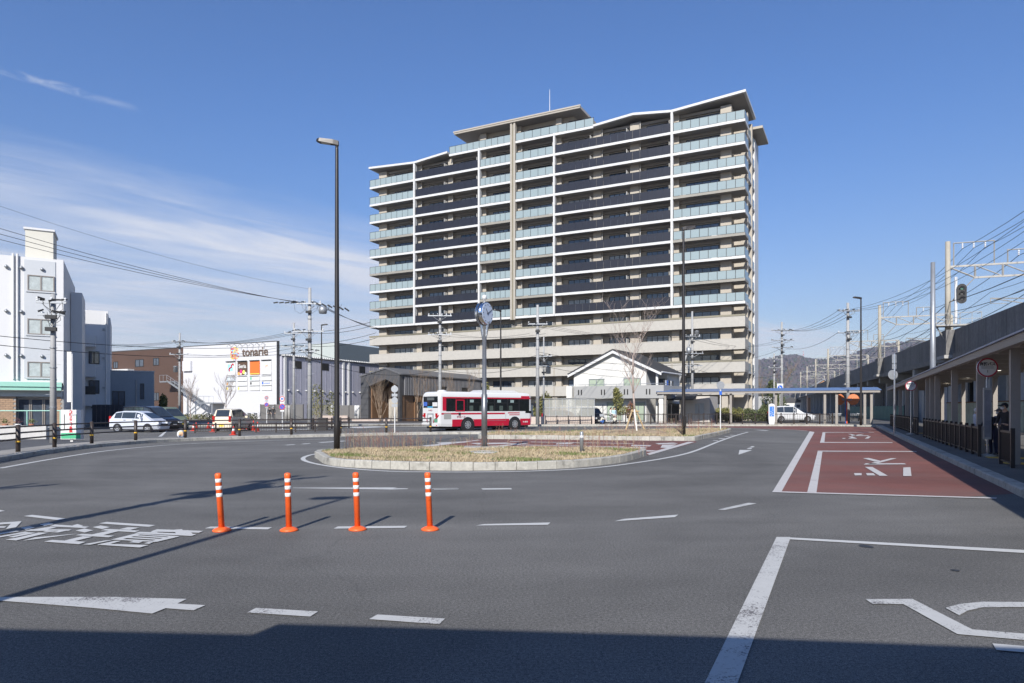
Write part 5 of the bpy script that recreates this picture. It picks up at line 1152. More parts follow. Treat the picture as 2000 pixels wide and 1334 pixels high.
b = B(); b.cyl((8.75, ys+.05, 2.5), (9.05, ys-.15, 2.45), .025, n=6).cyl((9.05, ys-.15, 2.45), (9.05, ys-.15, 2.1), .02, n=6); b.cb((9.05, ys-.17, 1.95), (.06, .2, .32)); b.build('wing_mirror', m_black, BUS)
pbox('windscreen', m_bglass, BUS, 8.86, 8.915, -.98, .98, 1.2, 2.4); pbox('front_red', p_busr, BUS, 8.80, 8.92, -1.03, 1.03, .6, 1.15)
pbox('side_front_window', m_bglass, BUS, 8.2, 8.84, ys-.006, ys+.1, 1.3, 1.47)
# ================================================================== FLEXIBLE POSTS
def flex_post(label, px, py, seed, lean):
    g = G(px, py); T = thing('flexible_post', label, 'bollard', (g[0], g[1], .0), rnd.uniform(0, 6), 'orange lane posts')
    B().lathe([(.01,0),(.125,0),(.125,.018),(.10,.035),(.05,.055),(.02,.06)], n=24).build('base', m_orange, T, True)
    col = B().lathe([(.041,.03),(.041,.74),(.043,.745),(.043,.785),(.034,.80),(.01,.805)], n=20).build('column', m_orange, T, True)
    r = random.Random(seed); m_tape = M('reflective_tape', (.72,.72,.70), .4, .08, 12, col2=(.80,.14,.03), mix2=.70 if seed == 4 else .78, s2=22)
    for z in (.70, .60, .50): B().lathe([(.0415,z-.025),(.0425,z-.024),(.0425,z+.024),(.0415,z+.025)], n=20).build('reflective_band', m_tape, col, True)
    for c in T.children:
        if c.name.startswith('column'): c.rotation_euler = (R(lean[0]), R(lean[1]), 0)
    T.rotation_euler = (0, 0, 0); return T
for i, (x, y, lab, ln) in enumerate(((433.5,1037,'leftmost orange flexible post with three white bands',(0,-4.0)),(564.5,1036.5,'second orange flexible post from the left, slightly tilted',(0,-1.5)),(698.5,1035,'third orange flexible post from the left, scuffed halfway up',(0,-2.0)),(840,1035,'rightmost orange flexible post with torn white bands',(0,-2.6)))): flex_post(lab, x, y, i+1, ln)
# ================================================================== GUARD RAIL
GR = thing('guard_rail', 'brown three rail guard fence curving along the left kerb', 'fence')
gl = resample(offs(lk, .55), 2.95)
gl = [p for p in gl if p.y > 16]
gl = gl[:next((i for i, p in enumerate(gl) if p.x > -4.2 and p.y > 40), len(gl))]
m_rail = M('brown_rail', (.042,.031,.026), .45, .1, 2)
for p in gl:
    o = B().cyl((0,0,0), (0,0,.93), .075, n=14).build('post', m_rail, GR, True, (p.x, p.y, .15))
    B().lathe([(.0765,.34),(.078,.345),(.078,.385),(.0765,.39)], n=14).build('reflective_band', m_yellow, o); B().lathe([(.078,.93),(.06,.955),(.02,.965)], n=14).build('post_cap', m_rail, o)
fine = smooth_line(gl, False, .5)
for z in (.88, .66, .44): B().tube([(p.x, p.y, .15+z) for p in offs(fine, .085)], .032, 7).build('rail', m_rail, GR)
panel_fence('kerb_fence', 'low dark barred fence by the cream van and cones', (-21.5, 46.3), (-12.6, 48.4), .62, 0, step=.17)
panel_fence('kerb_fence', 'dark barred fence round the lamp foot behind the median', (-15.5, 53.2), (-13.8, 57.8), .85, 0, step=.17)
B().box(-.32, .32, -.25, .25, 0, .95).build('cabinet', m_dark, thing('control_box', 'dark steel control box at the foot of the distant lamp', 'cabinet', (X_(631, 52.5), 52.5, 0)))
# ================================================================== STREET LAMPS
m_lampp = M('dark_bronze_pole', (.030,.027,.026), .4, .08, 2, metal=.3)
def lamp(label, x, Y, H, z0=.15, face=180, r=.095, box=True):
    T = thing('street_lamp', label, 'street lamp', (X_(x, Y), Y, z0), R(face), 'tall dark street lamps')
    b = B(); b.lathe([(r*1.15,0),(r*1.15,.9),(r*1.0,1.0),(r*.93,H*.35),(r*.62,H-.25),(r*.55,H-.05)], n=14); b.build('pole', m_lampp, T, True)
    hd = B(); hd._add([(-.06,-.06,H-.1),(.12,-.09,H-.06),(.62,-.14,H+.02),(.72,-.07,H+.05),(.72,.07,H+.05),(.62,.14,H+.02),(.12,.09,H-.06),(-.06,.06,H-.1),
        (-.06,-.05,H+.06),(.12,-.08,H+.10),(.60,-.12,H+.14),(.70,-.06,H+.13),(.70,.06,H+.13),(.60,.12,H+.14),(.12,.08,H+.10),(-.06,.05,H+.06)],
        [tuple(range(7, -1, -1)), tuple(range(8, 16))]+[(i, (i+1) % 8, 8+(i+1) % 8, 8+i) for i in range(8)]); hd.build('lamp_head', m_lampp, T)
    B()._add([(.22,-.08,H-.047),(.56,-.10,H+.006),(.56,.10,H+.006),(.22,.08,H-.047)], [(0,3,2,1)]).build('lamp_lens', M('lens_grey', (.45,.44,.38), .3, .05), T)
    if box: pbox('inspection_box', m_lampp, T, -.09, .09, -r*1.15-.06, -r*1.02, .5, 1.05)
    return T
lamp('tall dark street lamp on the left tip of the front island', 658, 24.2, 10.9, .2)
lamp('tall dark street lamp on the rear island right of the tree', 1335, 37.4, 11.35, .2, face=8)
lamp('dark street lamp at the far platform corner by the orange mirrors', 1681.5, 61.5, 11.45)
lamp('distant dark street lamp behind the white shop signs', 628, 79, 11.3, 0, face=0)
lamp('distant dark street lamp rising behind the bus', 978, 66, 11.1, 0, face=200)
# unseen lamp and pole left of the viewer: their shadows cross the road
ST_ = (kx_, ky_)
def from_shadow(px, py, H): g = G(px, py); return (g[0]-kx_*H, g[1]-ky_*H)
g = from_shadow(684, 970, 7.6); LL = lamp('street lamp beside the viewer casting a long shadow', 1000, 10, 7.5, 0, face=200, r=.085); LL.location = (g[0], g[1], 0)
# ================================================================== UTILITY POLES AND WIRES
def upole(label, X, Y, H, z0=0.0, r=.16, arms=(), tr=None, rz=0.0, bands=True, steps=True, mat=None, extra=None):
    """arms: (height, half length, insulators)"""
    T = thing('utility_pole', label, 'utility pole', (X, Y, z0), rz, 'utility poles')
    B().cyl((0,0,0), (0,0,H), r, r*.62, 14).build('pole', mat or m_polec, T, True)
    for z, l, k in arms:
        o = B().box(-l, l, -r-.12, -r-.02, z-.05, z+.05).build('crossarm', m_galv, T)
        B().tube([(-l*.6,-r-.07,z-.05),(0,-r*.6,z-.55),(l*.6,-r-.07,z-.05)], .02, 4).build('brace', m_galv, o)
        for i in range(k):
            x = -l*.92+i*(2*l*.92)/max(1, k-1)
            B().lathe([(.02,0),(.06,.02),(.06,.06),(.035,.08),(.06,.10),(.06,.14),(.02,.18)], (x, -r-.07, z+.05), 7).build('insulator', m_ins, o)
    if arms:
        rr_ = random.Random(int(abs(X)*37+Y)); b = B()
        for z, l, k in arms:
            for q in range(5):
                x = rr_.uniform(-l, l)*.95; a_ = Vector((x, -r-.1, z+.12)); e_ = a_+Vector((rr_.choice((-1,1))*rr_.uniform(.2,.4), rr_.uniform(-.1,.1), rr_.uniform(-.12,.1))); b.cyl(a_, e_, .045, .035, 6)
            for q in range(4):
                x = rr_.uniform(-l, l)*.8; d_ = rr_.uniform(.25,.6); b.tube([(x,-r-.1,z+.1),(x+.08,-r-.2,z-d_*.6),(x*.4,-r-.12,z-d_),(0,-r,z-d_*1.5)], .012, 4)
            b.box(-.22, .22, -r-.2, -r-.02, z-.75, z-.58)
        tag(b.build('line_hardware', m_black, T), kind='stuff')
    if tr:
        B().lathe([(.02,0),(.27,.02),(.27,.72),(.30,.74),(.30,.78),(.02,.84)], (tr[1], -.05, tr[0]), 14).build('transformer', m_galv, T, True)
    if bands:
        b = B()
        for z in [1.6+.9*i for i in range(int((H-3)/.9))]: b.cyl((0,0,z), (0,0,z+.03), r*1.04, n=12)
        b.build('steel_band', m_galv, T)
    if steps:
        b = B()
        for i in range(int((H-3)/.45)):
            z = 2.2+i*.45; s = 1 if i % 2 else -1; b.cyl((s*r*.7, 0, z), (s*(r+.16), 0, z), .012, n=4)
        b.build('step_bolt', m_galv, T)
    return T
PA = upole('slim concrete utility pole in front of the clinic entrance', X_(104, 31.0), 31.0, 6.75, .12, .15, ((6.35,.6,3),(5.8,.55,0)), None, R(15))
PB = upole('utility pole in front of the brown shop wing', X_(351, 88), 88, 11.4, 0, .17, ((10.2,.9,3),(8.6,1.2,2)), (6.3, -.5), 0)
PC = upole('tall utility pole with cable drum beside the no parking sign', X_(605, 54.5), 54.5, 11.3, 0, .19, ((10.0,1.0,4),(7.8,1.2,2),(6.2,.6,2)), None, 0)
PD = upole('utility pole in front of the lavender shop side', X_(574, 76), 76, 11.2, 0, .17, ((10.0,1.0,3),(8.5,1.4,2)), None, 0)
PE = upole('utility pole with two crossarm tiers behind the bus', X_(859.5, 69), 69, 12.0, 0, .19, ((11.0,1.2,6),(9.1,1.2,6)), None, 0)
PF = upole('bare grey utility pole right of the bus', X_(1050, 63.2), 63.2, 11.1, .15, .18, ((9.3,.9,3),), None, 0)
PF2 = upole('slender pole with brackets just behind the bare grey pole', X_(1062, 70), 70, 9.0, 0, .11, ((7.0,.8,3),(6.0,.5,0)), (5.2, .45), 0, bands=False)
PG = upole('cluttered utility pole with transformers behind the white house', X_(1352, 84), 84, 13.6, 0, .18, ((10.5,.9,4),(8.4,1.3,4),(6.9,1.2,0)), (10.4, .55), 0)
B().cyl((-3.0, 0, 0), (-.2, 0, 10.2), .16, .14, 10).build('stay_strut', m_polec, PG)
B().lathe([(.02,0),(.3,.02),(.3,.7),(.02,.8)], (-.45, -.1, 8.4), 12).build('transformer', m_galv, PG, True)
PH = upole('tall utility pole standing behind the orange mirrors', X_(1656, 72), 72, 12.8, 0, .21, ((11.9,1.1,5),(9.6,1.2,2)), None, 0)
PI = upole('utility pole above the blue roofed canopy', X_(1527, 96), 96, 13.8, 0, .2, ((12.6,1.6,4),(11.2,1.6,2),(10.2,1.5,2)), None, 0)
PJ = upole('short utility pole beside the tower edge', X_(1512, 110), 110, 10.5, 0, .18, ((9.6,1.2,4),(8.2,1,2)), None, 0)
PK = upole('tapered bare steel pole rising above the bus shelter', X_(1822, 41), 41, 10.3, .15, .19, (), None, 0, False, False, m_galv)
B().cyl((0,0,0), (0,0,1.9), .2, n=12).build('pole_sleeve', m_polec, PK)
PU = upole('utility pole left of the viewer whose shadow crosses the lane lettering', *from_shadow(588, 928, 9.6), 9.5, 0, .16, ((9.0,.9,4),(7.6,1.1,2)), (7.0, .5), R(40))
PU2 = upole('utility pole further left whose shadow tip reaches the road', *from_shadow(70, 944, 9.5), 9.5, 0, .13, ((9.0,.8,2),), None, R(40))
def sag(a, b, d, n=14): a, b = Vector(a), Vector(b); return [a.lerp(b, i/n)-Vector((0,0,4*d*(i/n)*(1-i/n))) for i in range(n+1)]
def cables(label, spans, r=.02, name='overhead_cables'):
    T = thing(name, label, 'cables')
    for a, b, d in spans: B().tube(sag(a, b, d), r, 4).build('cable', m_cable, T)
    return T
def pt(pole, z, dx=0.0, dy=0.0): return (pole.location.x+dx, pole.location.y+dy, z)
W3 = lambda px, py, Y: P(px, py, Y)
cables('three black power lines sweeping down from top left to the drum pole', [(W3(-60,428+i*12,38), pt(PC, 10.1, -.9+i*.25), .35) for i in range(3)], .018)
cables('thin telephone wire crossing the sky above the three power lines', [(W3(-60,382,38), pt(PC, 11.2), .5)], .009)
cables('two thick drooping lines in front of the clinic and shop sign', [(W3(-60,650,30), pt(PC, 6.9), .55), (W3(-60,668,30), pt(PC, 6.2), .55)], .02)
cables('three lines fanning from the drum pole towards the tower', [(pt(PC, 10.0, .9-.2*i), pt(PE, 9.2+.1*i, -1.1+.5*i), .9) for i in range(3)], .018)
cables('paired lines joining the brown wing pole and lavender side pole', [(pt(PB, 10.3, s), pt(PD, 10.1, s), .6) for s in (-.8, 0, .8)]+[(pt(PB, 8.7, s), pt(PD, 8.6, s), .6) for s in (-1, 1)], .02)
cables('lines running left from the brown wing pole out of view', [(pt(PB, 10.3, s), W3(120, 668+6*s, 80), .5) for s in (-.8, 0, .8)], .02)
cables('lines running right from the lavender side pole to the tower', [(pt(PD, 10.1, s), W3(724, 633+5*s, 84), .4) for s in (-.8, .8)]+[(pt(PD, 8.6, s), W3(735, 655+5*s, 84), .4) for s in (-1, 1)], .03)
cables('low cables between the lavender side pole, bus pole and bare pole', [(pt(PC, 6.2), pt(PE, 6.3), .8), (pt(PE, 6.3), pt(PF, 6.6), .5), (pt(PC, 5.6), pt(PE, 5.6), .9), (pt(PE, 5.6), pt(PF, 5.8), .6), (pt(PF, 6.4), pt(PG, 6.5), .8), (pt(PF, 5.7), pt(PG, 5.9), .8), (pt(PF, 6.9), pt(PG, 7.1), .6)], .022)
cables('high lines between the bus pole and the bare grey pole', [(pt(PE, 11.1, s), pt(PF, 9.4, s*.7), .4) for s in (-1.1, 0, 1.1)]+[(pt(PE, 9.2, s), pt(PF, 8.6, s*.7), .4) for s in (-1.1, 1.1)], .016)
cables('lines linking the bare grey pole to the cluttered house pole', [(pt(PF, 9.4, s), pt(PG, 10.6, s), .7) for s in (-.8, 0, .8)]+[(pt(PF2, 6.6, .5), pt(PG, 8.3, -.6), .7)], .016)
cables('lines passing in front of the tower end to the right hand poles', [(pt(PG, 10.4, s), pt(PI, 11.2, s), 1.0) for s in (-.6, .6)]+[(pt(PG, 6.6), pt(PI, 6.4), .8), (pt(PG, 8.2), pt(PI, 10.1), 1.1)], .02)
cables('bundle of lines slung between the canopy pole and the mirror pole', [(pt(PI, 12.7, s), pt(PH, 12.0, s*.7), .9) for s in (-1.4, -.4, .6, 1.4)]+[(pt(PI, 10.3), pt(PH, 9.7, -1), .9), (pt(PI, 6.4), pt(PH, 6.8), .6)], .02)
cables('lines running from the mirror pole up and out to the right', [(pt(PH, 12.0, .6*s), W3(2080, 395+22*s, 40), 1.4) for s in (-1, 0, 1)], .016)
# thick splice sleeves near the poles
sl = thing('cable_sleeves', 'row of black splice sleeves on the lines beside the drum pole', 'cables')
for i in range(6): B().cyl(pt(PC, 10.05-.08*i, .6+.45*i, -.3), pt(PC, 9.86-.09*i, .95+.45*i, -.25), .06, n=7).build('sleeve', m_black, sl)
for i in range(4): B().cyl(pt(PC, 10.08, -1.5-.45*i, -.1), pt(PC, 10.13, -1.15-.45*i, -.1), .055, n=7).build('sleeve', m_black, sl)
B().lathe([(.02,0),(.30,.02),(.34,.3),(.30,.55),(.02,.6)], (PC.location.x+1.1, 54.3, 9.2), 14).build('cable_drum', m_galv, sl, True)
for i in range(4):
    a = Vector(pt(PC, 9.95, -1.2+i*.9, -.2)); B().tube([a, a+Vector((.1,0,-.5)), a+Vector((.5,0,-.75)), a+Vector((.9,0,-.45)), a+Vector((1.1,0,0))], .012, 4).build('jumper_wire', m_cable, sl)
# ================================================================== RAILWAY VIADUCT
VA = thing('railway_viaduct', 'dark stained concrete railway viaduct running behind the bus platform', 'viaduct', (19.2, 0, 0), -math.atan(.36))
# local y runs along the track (away); the face nearest us is x=0
vz0, vz1 = 6.4, 9.35
b = B(); b.box(0, .3, 10, 420, 7.0, vz1).box(-.25, 9.5, 10, 420, vz0, 7.0).box(9.2, 9.5, 10, 420, 7.0, vz1); b.build('parapet_deck', m_conc_d, VA)
cl = math.hypot(1, .36)
for i in range(80):
    y = 11+i*5.0
    if y > 330: break
    pbox('parapet_joint', M('joint_dark', (.07,.068,.065), .9, .1), VA, -.008, .0, y, y+.05, 7.01, vz1)
for Y in (28, 67.7, 105.6, 144, 183, 222, 261, 300, 340):
    y = Y*cl; pbox('pole_pedestal', m_conc_d, VA, -.75, -.01, y-1.3, y+1.3, 6.9, vz1+.0); pbox('pedestal_bracket', m_conc, VA, -.95, -.02, y-1.5, y+1.5, 6.55, 6.88)
for i in range(30):
    y = 14+i*12.5; b = B(); b.box(.9, 2.1, y-.6, y+.6, 0, vz0-.8).box(7.2, 8.4, y-.6, y+.6, 0, vz0-.8).box(-.1, 9.3, y-.5, y+.5, vz0-.8, vz0-.005); b.build('pier', m_conc, VA)
# enclosed space below: pale panels and rusty sheet fence
for i in range(22): pbox('infill_panel', M('infill_grey', (.42,.44,.47), .6, .1, .8), VA, 2.6, 2.75, 18+i*4.2, 20.2+i*4.2, 0, 5.4) if i % 3 else pbox('infill_panel', M('infill_dark', (.10,.10,.11), .7, .1), VA, 2.8, 2.9, 18+i*4.2, 22.2+i*4.2, 0, 5.4)
b = B(); b.box(3.2, 3.4, 14, 330, 0, 6.3); b.build('back_wall', M('dark_infill', (.055,.058,.062), .8, .2, .5), VA)
for i in range(70): pbox('wall_post', M('infill_grey'), VA, 3.05, 3.19, 105+i*3.0, 105.12+i*3.0, 0, 5.9)
RS = thing('sheet_fence', 'pale green rusty sheet fence behind the bus shelter', 'fence', (19.2, 0, .15), -math.atan(.36))
m_sheet = M('rusty_green_sheet', (.34,.42,.37), .7, .18, 1.4, col2=(.30,.15,.06), mix2=.66, s2=3, streak=.3)
for i in range(30): pbox('sheet', m_sheet, RS, -3.2, -3.16, 22+i*1.25, 23.2+i*1.25, .1, 1.95)
b = B(); [b.box(-3.15, -3.08, 21.95+i*1.25, 22.03+i*1.25, 0, 2.0) for i in range(31)]; b.box(-3.22, -3.08, 21.9, 59.6, 1.95, 2.02); b.build('fence_frame', M('rust', (.16,.075,.035), .9, .2, 4), RS)
GN = thing('net_fence', 'dark green mesh fence under the far viaduct', 'fence', (19.2, 0, .0), -math.atan(.36))
for i in range(20): pbox('mesh_panel', M('green_mesh', (.03,.12,.10), .7, .1), GN, -.6, -.57, 92+i*3.0, 94.9+i*3.0, 0, 2.0)
b = B(); [b.box(-.56, -.5, 92+i*3.0-.03, 92+i*3.0+.03, 0, 2.1) for i in range(21)]; b.build('post', m_dark, GN)
# catenary gantries
m_cat = M('catenary_steel', (.30,.29,.27), .5, .15, 3, metal=.2); m_catp = M('catenary_concrete', (.36,.33,.27), .8, .1, 1, streak=.2)
def gantry(label, Y, big):
    T = thing('catenary_gantry', label, 'gantry', (19.2+.36*Y-.35, Y, 0), -math.atan(.36), 'railway catenary gantries')
    h = 18.2 if big else 17.6
    B().cyl((0,0,7.0), (0,0,h), .27, .22, 12).build('mast', m_catp, T, True); B().cyl((9.6,0,7.0), (9.6,0,15.6), .25, .2, 10).build('mast', m_catp, T, True)
    b = B(); zt, zb_ = 15.7, 14.5
    b.box(0, 9.6, -.07, .07, zt-.09, zt+.09).box(2.2, 9.6, -.07, .07, zb_-.09, zb_+.09).cyl((0,0,zt), (2.3,0,zb_), .08, n=5)
    for x in (2.3, 4.6, 6.9, 9.2): b.cyl((x,0,zb_), (x,0,zt), .10, n=5); b.cyl((x,0,zt), (min(x+2.3,9.5),0,zb_), .06, n=5)
    b.cyl((0,0,11.9), (2.3,0,zb_), .05, n=5); b.build('truss', m_cat, T)
    for x0, x1, z in ((.5,3.9,18.0),(5.0,6.8,17.0)):
        b = B(); b.cyl((x0,0,zt), (x0,0,z), .06, n=5).cyl((x1,0,zt), (x1,0,z), .06, n=5).cyl((x0-.05,0,z), (x1+.05,0,z), .06, n=5); o = b.build('feeder_frame', m_cat, T)
        for k in range(3 if x0 < 1 else 1):
            xx = x0+(x1-x0)*(.22+.28*k if x0 < 1 else .5); B().lathe([(.03,-.6),(.1,-.55),(.04,-.45),(.1,-.38),(.04,-.28),(.1,-.2),(.03,-.06)], (xx, 0, z), 8).build('insulator', m_ins, o)
    b = B(); b.cyl((7.0,0,10.9), (7.0,0,15.7), .12, n=8).cyl((7.1,0,12.2), (3.6,0,12.4), .05, n=5).cyl((7.1,0,11.6), (3.6,0,12.4), .05, n=5).cyl((3.6,0,12.4), (3.6,0,11.9), .04, n=5).cyl((3.6,0,11.9),(5.0,0,11.8), .03, n=5); b.build('cantilever_arm', m_cat, T)
    return T
gl_ = ('nearest railway gantry with tall mast beside the signal','second railway gantry beyond the signal','third railway gantry along the viaduct','fourth railway gantry along the viaduct','fifth railway gantry along the viaduct','sixth railway gantry along the viaduct, small against the hill','farthest railway gantry along the viaduct')
GY = (67.7, 105.6, 144, 183, 222, 261, 300)
for i, Y in enumerate(GY): gantry(gl_[i], Y, i == 0)
SG = thing('railway_signal', 'black three aspect railway signal on a railed platform at the nearest mast', 'railway signal', (19.2+.36*67.7-.35, 67.7, 0), -math.atan(.36))
B().cyl((.62,-.3,9.9), (.62,-.3,14.6), .13, n=8).build('signal_post', m_white, SG)
b = B(); b.xprism([(1.05+.42*math.cos(a), 12.9+(.55 if math.sin(a) >= 0 else -.55)+.42*math.sin(a)) for a in [i*math.pi/10 for i in range(20)]], 'y', -.62, -.52); b.build('signal_board', m_black, SG)
for i, z in enumerate((13.4, 12.9, 12.4)):
    B().cyl((1.05,-.63,z), (1.05,-.66,z), .15, n=12).build('signal_lens', emis('green_lens', (.02,.09,.06), .05) if i == 0 else m_dark, SG)
    B().tube([(1.05+.2*math.cos(a), -.8, z+.2*math.sin(a)) for a in [i_*math.pi/6 for i_ in range(7)]], .05, 5).build('signal_hood', m_dark, SG)
b = B(); b.box(-1.2, 2.6, -1.0, .4, 9.75, 9.9); b.cyl((2.4,-.3,7), (2.4,-.3,9.75), .16, n=8); b.cyl((-1.1,-.5,9.75), (0,-.2,8.0), .07, n=5); b.build('signal_platform', m_cat, SG)
b = B()
for x in (-1.2, -.2, .8, 1.8, 2.6): b.cyl((x,-1.0,9.9), (x,-1.0,11.0), .03, n=4)
for z in (10.4, 11.0): b.cyl((-1.2,-1.0,z), (2.6,-1.0,z), .03, n=4); b.cyl((2.6,-1.0,z), (2.6,.4,z), .03, n=4); b.cyl((-1.2,-1.0,z), (-1.2,.4,z), .03, n=4)
b.build('signal_railing', m_cat, SG)
def along(Y, lx, z): c = math.cos(math.atan(.36)); s = math.sin(math.atan(.36)); return (19.2+.36*Y-.35+lx*c, Y-lx*s, z)
ct = thing('catenary_wires', 'feeder and contact wires strung along the railway gantries', 'cables')
YY = (20,)+GY
for lx, z, d, r in ((1.25,17.4,.9,.022),(2.2,17.4,.9,.022),(3.15,17.4,.9,.022),(5.9,16.4,.9,.03),(7.3,13.3,.9,.035),(3.6,11.9,.1,.022),(3.6,13.0,.9,.022),(.1,12.2,1.0,.035),(.2,11.2,1.1,.03)):
    for a, c_ in zip(YY, YY[1:]): B().tube(sag(along(a, lx, z), along(c_, lx, z), d, 8), r, 4).build('wire', m_cable, ct)
# ================================================================== CLOCK, ISLAND BITS, SIGNS
ck = (X_(946, 25.75), 25.75); CK = thing('street_clock', 'stainless drum street clock on a steel pole in the front island', 'clock', (ck[0], ck[1], .21))
b = B(); b.lathe([(.11,0),(.11,2.0),(.085,2.02),(.075,4.55)], n=16); b.build('pole', M('dull_steel_pole', (.20,.205,.21), .35, .1, 2, metal=.6), CK, True)
m_chrome = M('chrome', (.72,.73,.75), .12, .02, metal=1.0)
ca = R(-52)  # the dial looks to the right, a little towards us
cd = Vector((math.cos(R(-28)), math.sin(R(-28)), 0)); cc = Vector((0,0,5.05))
B().cyl(cc-cd*.16, cc+cd*.13, .42, n=36).build('drum', m_chrome, CK, True); B().cyl(cc-cd*.06, cc-cd*.03, .43, n=36).build('drum_seam', m_dark, CK)
for s in (-1, 1):
    f = cc+cd*(.135 if s > 0 else -.165); B().cyl(f, f+cd*.012*s, .40, n=36).build('dial', M('dial_glass', (.50,.56,.66), .08, .03, spec=.8), CK)
    side = Vector((-cd.y, cd.x, 0)); h_ = B()
    for k in range(12):
        a = k*math.pi/6; q = f+cd*.016*s+(side*math.cos(a)+Vector((0,0,1))*math.sin(a))*.33; h_.sph(q, .018, 6, 4)
    for a, l in ((2.2, .22), (.5, .3)): e_ = (side*math.cos(a)+Vector((0,0,1))*math.sin(a)); h_.cyl(f+cd*.02*s-e_*.05, f+cd*.02*s+e_*l, .014, .008, 5)
    h_.build('clock_hands', m_black, CK)
for s in (-1, 1): B().cyl((s*.05,0,4.05), (s*.14,0,4.75), .03, .06, 8).build('bracket', m_steel, CK)
B().lathe([(.03,0),(.03,.12),(.09,.14),(.09,.26),(.03,.30)], (0,0,5.46), 12).build('antenna_cap', m_white, CK, True)
pbox('base_slab', m_conc, CK, -.75, .75, -.45, .45, -.01, .05)
mh = G(946, 884, .21); MH = thing('hand_hole', 'round concrete hand hole cover set in the island grass', 'manhole', (mh[0], mh[1], .2)); B().lathe([(.50,0),(.50,.05),(.40,.055),(.38,.03),(.02,.03)], n=24).build('ring', m_conc, MH, True)
sb = G(1136, 883, .21); SB = thing('steel_bollard', 'short grey steel bollard on the front island', 'bollard', (sb[0], sb[1], .2)); B().lathe([(.065,0),(.065,.66),(.05,.70),(.02,.71)], n=14).build('tube', m_galv, SB, True); B().lathe([(.067,.50),(.068,.505),(.068,.57),(.067,.575)], n=14).build('band', m_white, SB)
def round_sign(parent, h, r, face, rim=None, bar=None, back=False, y=-.05):
    B().cyl((0,y+.01,h), (0,y-.01,h), r, n=24).build('sign_disc', m_galv if back else (face if rim is None else rim), parent)
    if rim is not None and not back: B().cyl((0,y-.011,h), (0,y-.016,h), r*.80, n=24).build('sign_face', face, parent)
    if bar is not None and not back: B().cb((0, y-.019, h), (r*1.6, .006, r*.17), 0, 0, R(45)).build('sign_bar', bar, parent)
def sign_post(label, x, Y, h, z0=0, r=.035):
    T = thing('traffic_sign', label, 'traffic sign', (X_(x, Y), Y, z0)); B().cyl((0,0,0), (0,0,h), r, n=8).build('post', m_white, T); return T
s = sign_post('speed limit sign above a blue no parking sign by the drum pole', 551.5, 55, 2.75)
round_sign(s, 2.44, .21, m_white, m_red); text('sign_number', '30', .22, m_blue, s, (0, -.075, 2.44), FR, .002, bold=.008); pbox('sign_plate', m_white, s, -.17, .17, -.06, -.045, 2.07, 2.19); round_sign(s, 1.80, .23, m_blue, m_red, m_red); pbox('sign_plate', m_white, s, -.16, .16, -.06, -.045, 1.42, 1.54)
s = sign_post('grey faced sign above a blue sign in front of the shop wall', 521, 66, 2.95)
round_sign(s, 2.69, .18, M('sign_grey', (.25,.27,.32), .5, .05), m_red); pbox('sign_plate', m_galv, s, -.15, .15, -.06, -.045, 2.34, 2.44); round_sign(s, 2.04, .20, m_blue, m_red, m_red); pbox('sign_plate', m_galv, s, -.14, .14, -.06, -.045, 1.68, 1.8)
s = sign_post('backs of two round signs and plates on a white post before the lounge', 771, 43.2, 3.0, .15); 
for h, r in ((2.75,.22),(2.05,.20)): round_sign(s, h, r, None, back=True)
for h in (2.38, 1.72): pbox('sign_plate', m_galv, s, -.18, .18, -.06, -.045, h-.1, h+.08)
s = sign_post('back of a round sign on a white post at the rear island tip', 1407, 46.5, 3.4, .15); round_sign(s, 3.1, .27, None, back=True); pbox('sign_plate', m_blue, s, -.09, .09, -.06, -.045, 2.45, 2.7)
s = sign_post('small blue arrow sign above the canopy', 1523.5, 92, 5.0); pbox('sign_plate', m_white, s, -.42, .42, -.03, -.01, 4.0, 5.0); round_sign(s, 4.45, .33, m_blue, None); B().cb((0,-.07,4.45), (.4,.01,.1), 0, 0, R(40)).build('sign_arrow', m_white, s)
BS = thing('bus_info_sign', 'white rounded sign board with blue panel on the far pavement', 'sign', (X_(1507, 64.9), 64.9, .154))
b = B(); b.xprism([(-.24,0),(.24,0),(.30,.5),(.30,1.75)]+[(.3*math.cos(a), 1.75+.22*math.sin(a)) for a in [i*math.pi/8 for i in range(1, 8)]]+[(-.30,1.75),(-.30,.5)], 'y', -.06, .06); b.build('board', m_white, BS); pbox('blue_panel', M('panel_blue', (.06,.20,.55), .4, .05), BS, -.22, .22, -.066, -.061, .75, 1.70)
for x, z in ((.08,1.55),(.1,1.35),(-.08,1.2),(.05,1.1),(-.1,1.0),(.12,.95),(-.05,.85)): pbox('panel_print', m_white, BS, x-.035, x+.035, -.069, -.067, z-.035, z+.035)
CS = thing('clinic_sign', 'white upright recruitment sign with red vertical lettering on the pavement', 'sign', (X_(141, 32.5), 32.5, .1), R(10))
b = B(); b.box(-.44, .44, -.14, .14, .12, 1.52); b.box(-.06, .06, -.06, .06, 0, .12); b.build('case', m_white, CS); pbox('green_strip', m_green, CS, -.42, .42, -.146, -.141, .15, .42)
for i, c in enumerate('介護スタッフ募集'): text('sign_lettering', c, .15, m_red, CS, (.0, -.147, 1.43-i*.133), FR, .002, bold=.004)
for i in range(2): pbox('sign_print', m_green if i else m_dark, CS, -.29+i*.52, -.26+i*.52, -.146, -.142, .55, 1.3)
TS = thing('white_panel_post', 'tall narrow white panel on a post at the clinic corner', 'sign', (X_(136, 34), 34, .1)); b = B(); b.box(-.1, .12, -.05, .05, 1.9, 4.4); b.cyl((.12,0,0),(.12,0,4.3), .04, n=6); b.build('panel', m_white, TS)
MR = thing('convex_mirror', 'pair of round orange backed traffic mirrors on an orange pole', 'mirror', (X_(1654, 69.5), 69.5, .15))
